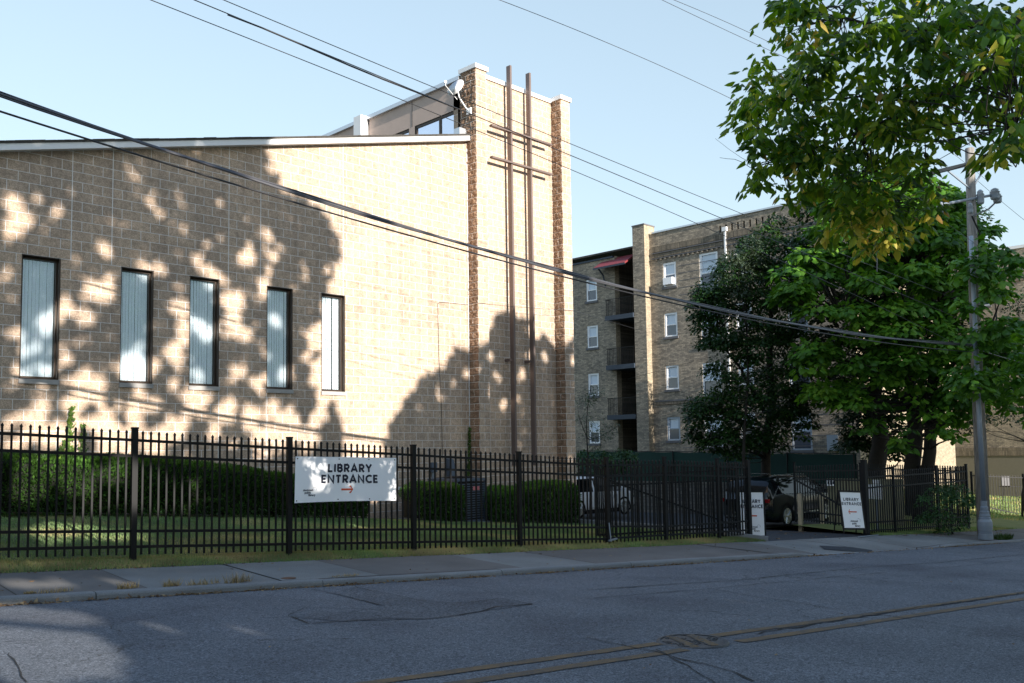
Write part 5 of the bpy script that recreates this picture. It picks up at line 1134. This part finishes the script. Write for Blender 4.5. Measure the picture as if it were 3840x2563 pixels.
# ------------------------------------------------------------------ utility pole and lamp column
LS = att(2261, 1232, 11.72)@DS
up_ = thing('utility_pole', 'weathered wooden utility pole with crossarm and grey transformers', 'utility pole', P(26.75, 12.05, -2.35))
bx_, by_, _ = P(27.07, 12.05, 0); tx_, ty_, _ = P(27.28, 12.0, 0)
m = MB(); m.tube([(bx_, by_, -2.6), (bx_+(tx_-bx_)*.5, by_, 3.), (tx_, ty_, 8.62)], [.185, .15, .125], 14); m.build('shaft', M['polewood'], up_, smooth=True)
pL = att(2135, 398, 12.0); pR = att(2300, 358, 12.0); m = MB(); m.bar(pL, pR, .10, .12); m.build('crossarm', M['black_gate'], up_)
m = MB(); mid_ = (pL+pR)/2
for e_ in (pL*.6+mid_*.4, pR*.6+mid_*.4): m.bar(e_, (tx_, ty_, mid_[2]-.75), .03, .05)
m.build('brace', M['galv'], up_)
p0 = att(2160, 470, 11.9); p1 = att(2282, 447, 11.9); m = MB(); m.tube([p0, p1], .04, 8); m.build('equipment_arm', M['galv'], up_)
for (x, y, r_, h_) in ((2249, 452, .10, .42), (2282, 445, .13, .34), (2288, 455, .12, .30), (2226, 478, .07, .3), (2158, 478, .10, .34)):
    p = att(x, y, 11.8); m = MB(); m.lathe(p-np.array([0, 0, h_/2]), [(r_*.8, 0), (r_, .05), (r_, h_*.6), (r_*1.15, h_*.62), (r_*.7, h_*.8), (r_*.9, h_*.85), (r_*.3, h_)], 12); m.build('cutout', M['pvc'], up_, smooth=True)
m = MB(); m.tube([att(2287, 462, 11.8), att(2268, 480, 11.85), att(2230, 497, 11.85), (tx_, ty_-.18, 6.)], .025, 6); m.build('lead_cable', M['cable'], up_)
m = MB(); m.tube([att(2225, 333, 11.95), att(2225, 322, 11.95)], [.03, .02], 8); m.lathe(att(2225, 325, 11.95), [(.03, 0), (.08, .05), (.08, .09), (.03, .14)], 10); m.build('insulator', M['pvc'], up_)
for k in range(4): p = (bx_+.02, by_, -1+k*.2)
m = MB(); cxx = P(26.55, 11.80, 0); m.tube([(cxx[0]+.10, cxx[1], 5.9), (cxx[0]+.03, cxx[1], 1.5), (cxx[0], cxx[1], -2.3)], .062, 12); m.build('conduit', M['pvc'], up_, smooth=True)
for (x, y) in ((2256, 655), (2256, 668), (2256, 680)): p = att(x, y, 11.7); m = MB(); m.lathe(p, [(.05, 0), (.10, .03), (.05, .08)], 10); m.build('insulator', M['pvc'], up_)
fix(up_)
lc = thing('lamp_column', 'galvanised lamp column with a flared ribbed base in front of the wooden pole', 'lamp column', P(26.98, 11.72, -2.5))
lb = P(LS, 11.72, -2.52); m = MB(); m.tube([(lb[0], lb[1], -1.6), (lb[0]-.02, lb[1], .5), (lb[0]-.03, lb[1], 3.2)], [.068, .066, .06], 16); m.build('shaft', M['galv'], lc, smooth=True)
m = MB(); m.lathe(lb, [(.19, -.1), (.19, .05), (.175, .055), (.185, .10), (.17, .105), (.18, .15), (.19, .28), (.185, .38), (.15, .46), (.16, .48), (.135, .50), (.14, .56), (.12, .58), (.125, .66), (.10, .68), (.105, .78), (.085, .80), (.085, .95)], 24); m.build('base', M['galv'], lc); fix(lc)

# ------------------------------------------------------------------ overhead wires
def wire(label, pts, r, mat, name='overhead_cable', wrap=None, n=60, group='overhead wires along the street'):
    """pts: 3 points (s,t,z): parabola through them in street coordinates"""
    (s0, t0, z0), (s1, t1_, z1), (s2, t2_, z2) = pts; A = np.array([[s*s, s, 1] for s in (s0, s1, s2)]); cz = np.linalg.solve(A, [z0, z1, z2]); m = MB()
    ss_ = np.linspace(s0, s2, n); P3 = [np.array(P(s_, t0+(t2_-t0)*(s_-s0)/(s2-s0), cz@[s_*s_, s_, 1])) for s_ in ss_]
    for k, off in enumerate(wrap or [(0, 0, 0)]):
        m.tube([p+np.array([0, 0, off[2]])+DT*off[1] + np.array([0,0,1])*.012*math.sin(i*.9+k*2)*(1 if wrap and k > 0 else 0) for i, p in enumerate(P3)], off[0] if wrap else r, 6, cap=False)
    return tag(m.build(name, mat, smooth=True), label, 'cable', group)
def z_at(x, y, t): p = att(x, y, t); return (p@DS, t, p[2])
T_ = 11.9
def w3(a, b, c, t, ext0=-14, ext1=None):
    p = [z_at(*a, t), z_at(*b, t), z_at(*c, t)]; A = np.array([[q_[0]**2, q_[0], 1] for q_ in p]); cz = np.linalg.solve(A, [q_[2] for q_ in p]); f = lambda s_: float(cz@[s_*s_, s_, 1])
    e1 = ext1 if ext1 is not None else p[2][0]; m_ = (ext0+e1)/2; return [(ext0, t, f(ext0)), (m_, t, f(m_)), (e1, t, f(e1))]
wire('thick bundled cable sagging lowest across the library wall', w3((0,217), (1160,588), (2200,790), T_, -12, 26.8), .02, M['steelcable'], wrap=[(.021, 0, 0), (.012, .02, .03), (.012, -.02, -.02)])
wire('single black cable just under the thick bundled one', w3((0,256), (1160,601), (2180,804), T_, -12, 26.8), .013, M['cable'])
wire('lower thin wire passing in front of the clerestory', w3((345,0), (1070,290), (1700,558), T_, -6, 26.8), .006, M['cable'])
wire('middle thin wire with a thicker taped section left of the tower', w3((445,0), (1080,262), (1700,520), T_, -6, 26.8), .007, M['cable'])
m = MB(); pp = [z_at(x, y, T_-.01) for x, y in ((522,34), (600,64), (680,98), (800,150), (880,183), (960,214), (1050,250))]; m.tube([np.array(P(*p_)) for p_ in pp], .012, 6); tag(m.build('overhead_cable', M['cable'], smooth=True), 'short thicker taped cable section on the middle thin wire', 'cable', 'overhead wires along the street')
wire('upper thin wire just above the taped one', w3((512,0), (1080,236), (1700,490), T_, -6, 26.8), .006, M['cable'])
wire('lone high wire crossing the open sky at centre', w3((1145,0), (1420,110), (1710,243), 11.2, 0, 27), .005, M['steelcable'])
wire('higher of the two wires at the top right sky', w3((1545,0), (1690,62), (1830,130), 11.4, 6, 27), .005, M['steelcable'])
wire('lower of the two wires at the top right sky', w3((1518,0), (1670,72), (1830,145), 11.2, 6, 27), .005, M['steelcable'])
wire('wire running right from the pole across the far sky', [(27.0, 12., 7.9), (33, 12., 6.6), (42, 12, 5.4)], .006, M['cable'])
wire('dark wire dropping right from the pole through the leaves', [(26., 12.2, 2.9), (34, 12.2, 2.3), (45, 12.2, 2.2)], .012, M['cable'])
m = MB(); m.tube([atX(1440, 870, 41.9), atX(1560, 838, 40), atX(1700, 800, 37), atX(1850, 770, 33)], .01, 5); tag(m.build('service_wire', M['cable']), 'thin service wire slanting up in front of the apartment wall', 'cable')
m = MB(); m.bar((-.05, 0, -.38), (.05, 0, .38), .022, .022); o = m.build('cable_spacer', M['cable']); o.location = Vector(tuple(map(float, att(2012, 590, 11.9)))); o.scale = (1,1,1); tag(o, 'small grey spacer bar hanging between the thin wires in front of the bright tree', 'spacer')

# ------------------------------------------------------------------ apartment buildings
ap = thing('apartment_building', 'four-storey tan brick apartment block with balconies beside a tall chimney', 'building', (42, 26, -1.7))
XA = 42.
def facade(y0, y1, z0, z1, X, holes, mat, parent, name='wall', dep=.18):
    """west-facing brick sheet with rectangular openings (ya,yb,za,zb)"""
    ys = sorted(set([y0, y1]+[h for H_ in holes for h in H_[:2] if y0 < h < y1])); zs = sorted(set([z0, z1]+[h for H_ in holes for h in H_[2:] if z0 < h < z1])); m = MB()
    for a, b in zip(ys[:-1], ys[1:]):
        for c, d_ in zip(zs[:-1], zs[1:]):
            ym, zm = (a+b)/2, (c+d_)/2
            if any(h[0] < ym < h[1] and h[2] < zm < h[3] for h in holes): continue
            m.quad((X,b,c), (X,a,c), (X,a,d_), (X,b,d_))
    for (a, b, c, d_) in holes:
        m.quad((X,a,c), (X+dep,a,c), (X+dep,a,d_), (X,a,d_)); m.quad((X,b,c), (X+dep,b,c), (X+dep,b,d_), (X,b,d_)); m.quad((X,a,c), (X,b,c), (X+dep,b,c), (X+dep,a,c)); m.quad((X,a,d_), (X,b,d_), (X+dep,b,d_), (X+dep,a,d_))
    return m.build(name, mat, parent)
def awin(parent, h, X, ac=False, frame=None, dark=False):
    a, b, c, d_ = h; fm = MB(); e = .10; x0, x1 = X+.03, X+.13
    fm.box(x0, x1, a+.002, a+e, c+.002, d_-.002).box(x0, x1, b-e, b-.002, c+.002, d_-.002).box(x0, x1, a+e, b-e, d_-e, d_-.002).box(x0, x1, a+e, b-e, c+.002, c+e*.8)
    mz = (c+d_)/2; fm.box(x0+.02, x1-.01, a+e, b-e, mz-.03, mz+.03); fm.box(x0+.03, x1-.02, a+e, a+e+.05, mz+.03, d_-e); fm.box(x0+.03, x1-.02, b-e-.05, b-e, mz+.03, d_-e)
    f = fm.build('window', frame or M['winwhite'], parent)
    MB().box(X+.10, X+.105, a+e, b-e, mz, d_-e).build('upper_pane', M['shade'] if not dark else M['mirror'], f); MB().box(X+.085, X+.09, a+e, b-e, c+e*.8, mz).build('lower_pane', M['mirror2'], f)
    MB().box(X-.06, X+.1, a-.07, b+.07, c-.13, c-.002).build('sill', M['stone_dark'], f)
    if ac:
        m = MB(); m.box(X-.22, X+.08, a+e+.03, b-e-.03, c+.09, c+.47); o = m.build('window_air_conditioner', M['winwhite'], f)
M['shade'] = plain('drawn_blind_behind_glass', (.60,.70,.82), .25, var=.1, vs=1.5)
M['stone_dark'] = plain('dark_stone_sill', (.13,.13,.14), .8)
M['mirror2'] = newmat('blue_dark_glass')[0]
_b = [n for n in M['mirror2'].node_tree.nodes if n.type == 'BSDF_PRINCIPLED'][0]
_b.inputs['Base Color'].default_value = (.06,.08,.12,1); _b.inputs['Roughness'].default_value = .08; _b.inputs['Specular IOR Level'].default_value = 1.
c2 = [(28.95, 29.80, 8.88, 10.22), (28.95, 29.80, 6.10, 7.42), (28.95, 29.80, 3.20, 4.52), (28.95, 29.80, .42, 1.70)]
c3b = [(26.30, 27.45, 8.20, 10.36), (26.30, 27.45, 5.45, 7.55), (26.30, 27.45, 2.60, 4.48), (26.3, 27.45, .0, 1.7)]
c4 = [(24.4, 25.3, z+.0, z+1.35) for z in (8.88, 6.1, 3.2, .4)]
c5 = [(21.35, 22.45, -.18, 1.62), (21.35, 22.45, 2.7, 4.5), (21.35, 22.45, 5.5, 7.4), (21.35, 22.45, 8.3, 10.2)]
slots = [(23.2+.355*k, 23.31+.355*k, 11.28, 11.66) for k in range(9)]
hol = c2+c3b+c4+c5+slots
facade(19.0, 30.5, -2.2, 12.0, XA, hol, M['brick'], ap)
for h in c2: awin(ap, h, XA, ac=(h[2] > 8), frame=None if h[2] > 1 else M['pvc'])
for h in c3b+c4: awin(ap, h, XA)
for h in c5: awin(ap, h, XA, frame=M['pvc'])
m = MB()
for h in slots: m.box(XA+.12, XA+.2, h[0]-.05, h[1]+.05, h[2]-.05, h[3]+.05)
m.build('parapet_slots', M['dark'], ap)
for z0_, z1_ in ((10.92, 11.24), (10.60, 10.80), (2.40, 2.55)): MB().box(XA-.05, XA-.001, 19.0, 30.45, z0_, z1_).build('brick_band', M['soldier'], ap)
m = MB(); m.box(XA-.09, XA-.002, 19., 30.5, 10.82, 10.88).box(XA-.08, XA-.002, 19., 30.5, 10.52, 10.57).box(XA-.07, XA-.002, 19., 30.5, 2.56, 2.64)
for z in (9.9, 9.5, 9.1, 8.7, 8.3): m.box(XA-.008, XA-.001, 19., 28.8, z, z+.03)
for z in (2.0, 1.5, 1.0, .5, 0.): m.box(XA-.008, XA-.001, 19., 28.8, z, z+.04)
m.build('stone_course', M['stone_dark'], ap)
k = 19.05
while k < 30.3: MB().box(XA-.075, XA-.002, k, k+.10, 10.42, 10.519).build('corbel', M['brick'], ap); k += .3
MB().box(XA-.06, XA+.4, 18.96, 30.5, 12.0, 12.09).build('coping', M['aluminium'], ap)
MB().quad((XA,19.,-2.2), (XA+12,19.,-2.2), (XA+12,19.,12.), (XA,19.,12.)).build('south_wall', M['brick_x'], ap)
# chimney: proud of the facade, its south face catches the sun
m = MB(); m.quad((XA-.46,31.51,-2.2), (XA-.46,30.69,-2.2), (XA-.46,30.69,12.5), (XA-.46,31.51,12.5)); m.quad((XA+.5,31.51,-2.2), (XA-.46,31.51,-2.2), (XA-.46,31.51,12.5), (XA+.5,31.51,12.5)); m.build('chimney', M['brick'], ap)
m = MB(); m.quad((XA-.46,30.69,-2.2), (XA+.5,30.69,-2.2), (XA+.5,30.69,12.5), (XA-.46,30.69,12.5)); m.build('chimney_side', M['brick_x'], ap)
MB().box(XA-.49, XA+.53, 30.66, 31.54, 12.5, 12.57).build('chimney_cap', M['stone_dark'], ap)
MB().quad((XA,30.70,-2.2), (XA,30.5,-2.2), (XA,30.5,12.0), (XA,30.70,12.0)).build('wall', M['brick'], ap)
M['brick_shade'] = blockmat('shaded_recess_brick', 1, 0, 0, .0, bw=.215, rh=.076, mort=.012, c1=(.16,.135,.105), c2=(.08,.07,.055), cm=(.05,.045,.04), nscale=1.2, bstr=.3, bdist=.01)  # same tan brick darkened: the recess shade is put into its colour
# balcony bay
X2 = XA+2.2
bdoors = [(32.3, 33.1, z, z+2.1) for z in (7.6, 4.75, 1.9)]
facade(31.3, 33.21, -2.2, 11.2, X2, [], M['brick_shade'], ap)
m = MB(); m.quad((XA,33.2,-2.2), (XA+.42,33.2,-2.2), (XA+.42,33.2,11.2), (XA,33.2,11.2)); m.build('bay_return', M['brick_x'], ap); MB().quad((XA+.42,33.2,-2.2), (X2,33.2,-2.2), (X2,33.2,11.2), (XA+.42,33.2,11.2)).build('bay_return', M['brick_shade'], ap)
for z, mt2 in ((7.6, M['dark']), (4.75, M['paint_blue']), (1.9, M['paint_blue']), (-.95, M['dark'])): MB().box(X2-.05, X2-.01, 32.2, 33.0, z, z+2.1).build('door', mt2, ap)
def balcony(z):
    m = MB(); m.box(XA-.55, X2-.06, 31.53, 33.55, z-.28, z-.02); b_ = m.build('balcony', M['soffit'], ap)
    m = MB()
    for k in range(18): y = 31.6+k*.108; m.box(XA-.50, XA-.485, y, y+.015, z, z+.92)
    for k in range(5): x = XA-.48+k*.11; m.box(x, x+.015, 33.49, 33.505, z, z+.92)
    m.box(XA-.515, XA-.475, 31.53, 33.55, z+.921, z+.95); m.box(XA-.474, XA-.02, 33.48, 33.52, z+.921, z+.95); m.build('railing', M['black_metal'], b_)
for z in (7.65, 4.80, 1.95): balcony(z)
m = MB(); m.add([(XA-.75,31.9,10.52),(XA-.75,34.15,10.52),(XA+.3,34.15,11.15),(XA+.3,31.9,11.15),(XA-.75,31.9,10.42),(XA-.75,34.15,10.42),(XA+.3,34.15,11.02),(XA+.3,31.9,11.02)],[(0,3,2,1),(4,5,6,7),(0,1,5,4),(1,2,6,5),(3,0,4,7)]); m.build('awning', M['red_roof'], ap)
m = MB(); m.box(XA-.77, XA-.751, 31.85, 34.2, 10.40, 10.50); m.tube([(XA-.6, 33.9, 10.45), (XA-.25, 33.85, 10.1), (XA-.05, 33.85, 9.5)], .05, 6); m.build('awning_trim', M['soffit'], ap)
c1 = [(34.55, 35.37, z, z+1.32) for z in (8.76, 5.98, 3.14, .35)]
facade(33.2, 60, -2.2, 11.1, XA, c1+[(40, 40.9, z, z+1.3) for z in (8.8, 6., 3.1)], M['brick'], ap)
for h in c1: awin(ap, h, XA)
MB().box(XA-.06, XA+.4, 33.3, 60, 11.1, 11.2).build('coping', M['soffit'], ap)
m = MB(); m.box(XA-.10, XA-.015, 25.72, 25.82, 2.6, 11.3).box(XA-.16, XA-.01, 25.64, 25.90, 11.3, 11.52); m.build('downpipe', M['white'], ap)
MB().box(XA+.2, XA+11.9, 19.2, 60, 11.5, 11.6).build('roof', M['shingle'], ap)
ub = MB(); ub.box(XA-.2, XA-.12, 19.98, 20.52, -.22, .52); ub.box(XA-.119, XA-.002, 20.05, 20.45, -.15, .45); 
tag(ub.build('utility_cabinet', M['pvc']), 'pale blue-grey metal cabinet fixed to the apartment wall', 'cabinet')
fix(ap)
b2 = thing('apartment_building', 'second tan brick apartment block with cream base at the far right edge', 'building', (61.7, 24, -2.5))
X3 = 61.7; h2 = [(22., 23.2, z, z+1.9) for z in (8.5, 5.6, 2.7)]
facade(17.1, 40, -.75, 11.9, X3, h2+[(19.2, 20.1, z, z+1.6) for z in (8.6, 5.7, 2.8)], M['brick'], b2); 
for h in h2+[(19.2, 20.1, z, z+1.6) for z in (8.6, 5.7, 2.8)]: awin(b2, h, X3)
MB().box(X3-.04, X3+.5, 17.06, 40, -3.2, -.751).build('base', M['cream'], b2)
MB().quad((X3,17.1,-.75), (X3+14,17.1,-.75), (X3+14,17.1,11.9), (X3,17.1,11.9)).build('south_wall', M['brick_x'], b2)
MB().box(X3-.08, X3-.001, 17.1, 40, -.74, -.25).build('brick_band', M['soldier'], b2)
MB().box(X3-.08, X3+14, 17.02, 40, 11.9, 12.08).build('coping', M['white'], b2)
MB().box(X3-.05, X3-.001, 17.1, 40, 9.9, 10.3).build('brick_band', M['soldier'], b2)
fix(b2)
lw = thing('link_building', 'sunlit brick wing joining the two apartment blocks', 'building', (52, 24.5, -2))
MB().quad((XA+.5,24.5,-2.5), (X3,24.5,-2.5), (X3,24.5,11.5), (XA+.5,24.5,11.5)).build('wall', M['brick_x'], lw)
for x in (47, 51, 55, 59): MB().box(x, x+1., 24.44, 24.52, .2, 1.8).build('window', M['mirror2'], lw)
fix(lw)

# ------------------------------------------------------------------ street trees behind the photographer (they throw the dappled shade)
holes = [(234,564,12),(359,605,20),(318,605,14),(210,655,17),(152,693,20),(193,727,12),(105,720,17),(37,750,14),(447,584,12),(470,622,20),(491,628,14),(559,581,12),(602,649,14),(525,686,17),(406,700,17),(413,750,16),(525,743,20),(559,760,14),(474,750,16),(450,727,14),(311,798,10),(325,770,8),(399,804,16),(406,831,12),(325,832,18),(288,848,14),(146,815,12),(102,831,14),(186,876,25),(210,869,18),(535,848,14),(586,876,16),(653,848,20),(633,720,18),(694,693,22),(616,581,18),(389,872,14),(173,903,20),(315,916,20),(349,916,18),(440,909,25),(227,957,25),(78,950,20),(64,977,18),(508,940,14),(562,967,16),(660,957,32),(653,990,28),(728,947,18),(339,1007,22),(237,1018,20),(484,987,12),(711,869,14),(15,455,14),(30,495,22),(35,840,12),(100,990,30),(265,990,22),(600,1010,28),(700,1000,24),(740,900,16),(745,820,14),(720,760,16),(690,640,16),(640,560,12),(660,600,14),(665,780,16),(600,800,14),(625,930,16),(395,985,22),(150,1010,20),(30,1010,16),(290,1020,20),(530,1015,20)]
HU = []
holes = [h_ for h_ in holes if h_[:2] not in ((640,560), (660,600), (690,640), (665,780), (694,693))]
holes = [(x, y, r_*random.uniform(.65, 1.25)) for x, y, r_ in holes] + [(random.uniform(0, 760), random.uniform(430, 1010), random.uniform(1.5, 6)) for _ in range(110)] + [(random.uniform(0, 760), random.uniform(800, 1010), random.uniform(4, 12)) for _ in range(40)]
holes += [(1115,815,13), (1135,860,10), (1195,850,10), (1150,925,8), (1105,905,10), (1065,850,10), (1005,900,10), (960,930,9), (1245,810,8), (1290,835,8), (1212,815,8), (1035,870,8)]
for x, y, r_ in holes: p = atY(x, y, W); u_, v_ = suv(p); HU.append((u_, v_, r_*S/FPX*(p@cf)*1.12+.085))
for x, y, r_ in [(140,1212,34), (70,1240,36), (200,1228,30), (20,1215,20), (260,1235,14), (90,1075,34), (170,1068,26), (40,1100,30), (255,1080,14), (150,1120,16), (440,1120,14)]:
    p = atY(x, y, 16.5 if y > 1180 else 18.); u_, v_ = suv(p); HU.append((u_, v_, r_*S/FPX*(p@cf)*1.1+.14))
for x, y in [(140,1312), (175,1322), (210,1334), (120,1326), (20,1345), (60,1352)]:
    p = np.array(P(*(lambda s_: (s_, 12.6, kt(s_)))(att(x, y, 12.6)@DS))); u_, v_ = suv(p); HU.append((u_, v_, .26))
for x, y in [(10,1408), (60,1410), (110,1415), (20,1430), (60,1450), (100,1470), (150,1480), (0,1470), (50,1500), (130,1500), (30,1520), (330,1428), (370,1438), (430,1440), (470,1436), (400,1432)]:
    s_, t = onroad(x, y); u_, v_ = suv(P(s_, t, roadz(s_, t))); HU.append((u_, v_, .36 if x < 200 else .22))
for x, y, r_ in [(714,1068,14), (720,1092,12), (706,1056,9), (722,1060,10), (883,1080,7), (872,1066,4), (890,1062,3)]:
    p = att(x, y, 13.97); u_, v_ = suv(p); HU.append((u_, v_, r_*S/FPX*(p@cf)+.11))
HU = np.array(HU)
def prof(pts): q_ = [suv(atY(x, y, W)) for x, y in pts]; return q_
# left crown: right-hand boundary as u(v); centre crown: top profile v(u)
Lb = prof([(598,325), (606,380), (640,430), (700,455), (738,490), (768,540), (768,590), (748,640), (728,690), (722,760), (730,830), (738,880), (765,930), (775,1000)]); Lb.sort(key=lambda q_: q_[1]); LV = [q_[1] for q_ in Lb]; LU = [q_[0] for q_ in Lb]
Cb = prof([(880,1010), (915,930), (960,880), (1005,845), (1040,800), (1070,800), (1100,790), (1125,740), (1165,705), (1190,735), (1215,770), (1240,765), (1270,790), (1290,800), (1305,850)]); Cb.sort(); CU = [q_[0] for q_ in Cb]; CV = [q_[1] for q_ in Cb]
print('left boundary', LU[0], LV[0], LV[-1], 'centre', CU[0], CV[0], CU[-1], CV[-1])
v0 = CV[0]
ubot = LU[0]
def shaded(u_, v_):
    lt = u_ < np.interp(v_, LV, LU) 
    ct = v_ < np.interp(u_, CU, CV, left=-9, right=CV[-1])
    far = np.interp(u_, [CU[-1], CU[-1]+2.5, 24, 28, 33, 38.6, 41., 42.], [CV[-1], 8.3, 8.6, 10.5, 12.3, 12.2, 3., -3.])
    rg = np.array([noise.noise(Vector((a*2.2, b*2.2, 3)))*.34+noise.noise(Vector((a*6, b*6, 5)))*.22 for a, b in zip(np.atleast_1d(u_), np.atleast_1d(v_))]); ct = v_ < np.interp(u_, CU, CV, left=-9, right=CV[-1])+rg
    ct = np.where(u_ > CU[-1], v_ < far+rg, ct)
    low = v_ < np.interp(u_, [ubot-.3, ubot+.3, CU[0], CU[0]+.5], [4.9, 4.6, 4.5, CV[0]])
    low = low & (u_ < 41.5)
    return (lt | ct | low) & (u_ < 42)
def leafset(u_, v_):
    n = len(u_); keep = shaded(u_, v_)
    d2 = np.min(((u_[:, None]-HU[None, :, 0])**2*1.0+(v_[:, None]-HU[None, :, 1])**2)/(HU[None, :, 2]**2), axis=1)
    wob = 1+.35*np.array([noise.noise(Vector((a*3, b*3, 0))) for a, b in zip(u_, v_)]); keep &= d2 > wob
    return keep
TR = [(-14,-3), (-5,12.4), (11.4,15.2), (14.5,24), (23,33), (32,43)]  # u ranges of the six crowns
specs = [('street_tree', 'big dense street tree at the west end across the road behind the photographer'), ('street_tree', 'tallest street tree behind the photographer shading the window wall'), ('street_tree', 'lower street tree behind the photographer shading the lawn'), ('street_tree', 'pointed street tree behind the photographer shading the tower foot'), ('street_tree', 'wide street tree behind the photographer shading the car park'), ('street_tree', 'easternmost street tree behind the photographer')]
for k, ((u0, u1), (nm, lab)) in enumerate(zip(TR, specs)):
    vtop = [14, 19, 7.5, 11.5, 13, 13][k]; A = (u1-u0+1.5)*(vtop+2.3); lsz = .26 if k in (1, 2, 3) else .36
    n = int(A*(210 if k in (1, 2, 3) else 120)); uu = rng.uniform(u0-.7, u1+.7, n); vv = rng.uniform(-2.3, vtop, n); ex = int((u1-u0+1.5)*4.6*90); uu = np.concatenate([uu, rng.uniform(u0-.7, u1+.7, ex)]); vv = np.concatenate([vv, rng.uniform(-2.3, 2.3, ex)]); keep = leafset(uu, vv)
    if k == 1:  # thinner toward its right-hand edge
        e_ = np.interp(vv, LV, LU)-uu; nz_ = np.array([noise.noise(Vector((a*1.6, b*1.6, 7))) for a, b in zip(uu, vv)]); keep &= ~((e_ < .35) & (nz_ > .25)); keep &= ~((nz_ > .55) & (vv < 12))
    uu, vv = uu[keep], vv[keep]; n = len(uu); yy = -19+rng.normal(size=n)*1.7 + 1.2*np.sin(uu*.8+vv*.5); C = np.stack([uu+.08*yy, yy, vv-.30*yy], 1)
    uc = (u0+u1)/2; gb_ = np.array([uc-.08*19, -19., kt(uc)-.1]); r = thing(nm, lab, 'tree', tuple(gb_), 'street trees behind the photographer'); m = MB(); ztop = vtop*.75+5.7
    tp = limb(m, gb_, (gb_[0], -19, ztop), .38, .08, .02, 9, 8)
    for j in range(7): z = 5+(ztop-5)*(j/7); limb(m, (gb_[0], -19, z-1), (gb_[0]+random.choice([-1, 1])*random.uniform(1.5, (u1-u0)/2), -19+random.uniform(-1.5, 1.5), z+random.uniform(.5, 2)), .10, .03, .06, 5, 5)
    m.build('trunk', M['bark'], r, smooth=True)
    V, F_, rr = leaves(C, np.full(n, lsz)*(.8+.5*rng.random(n)), np.array([.7, 0, -.7])+.9*unit(n), np.array(SUN)+.7*unit(n), .45, .15, rnd=rng.random(n)*.8)
    npmesh('crown', V, F_, M['leaf_cat'], r, rr); fix(r)
# distant houses and trees across the street behind the photographer close the horizon for reflections
for k, (x, y, w_, h_) in enumerate(((-16, -46, 12, 8), (6, -48, 13, 7), (30, -47, 14, 8), (50, -26, 14, 7), (68, -26, 15, 7), (87, -25, 14, 8))):
    hs = thing('house', ['brick house with grey roof across the street behind the photographer, west', 'brick house with grey roof across the street behind the photographer, middle', 'brick house with grey roof across the street behind the photographer, east', 'nearest brick house down the hill across the street', 'middle brick house down the hill across the street', 'farthest brick house down the hill across the street'][k], 'house', (x, y, kt(x)))
    z = kt(x)-1; m = MB(); m.box(x, x+w_, y-8, y, z, z+h_); m.build('wall', M['brick_x'], hs); m = MB(); m.add([(x-.4,y+.4,z+h_),(x+w_+.4,y+.4,z+h_),(x+w_+.4,y-8.4,z+h_),(x-.4,y-8.4,z+h_),(x-.4,y-4,z+h_+3),(x+w_+.4,y-4,z+h_+3)],[(0,1,5,4),(2,3,4,5),(0,4,3),(1,2,5)]); m.build('roof', M['shingle'], hs)
    for i in range(3): MB().box(x+1.5+i*3.5, x+2.7+i*3.5, y, y+.06, z+2, z+3.8).build('window', M['mirror2'], hs)
    fix(hs)
print('script done')
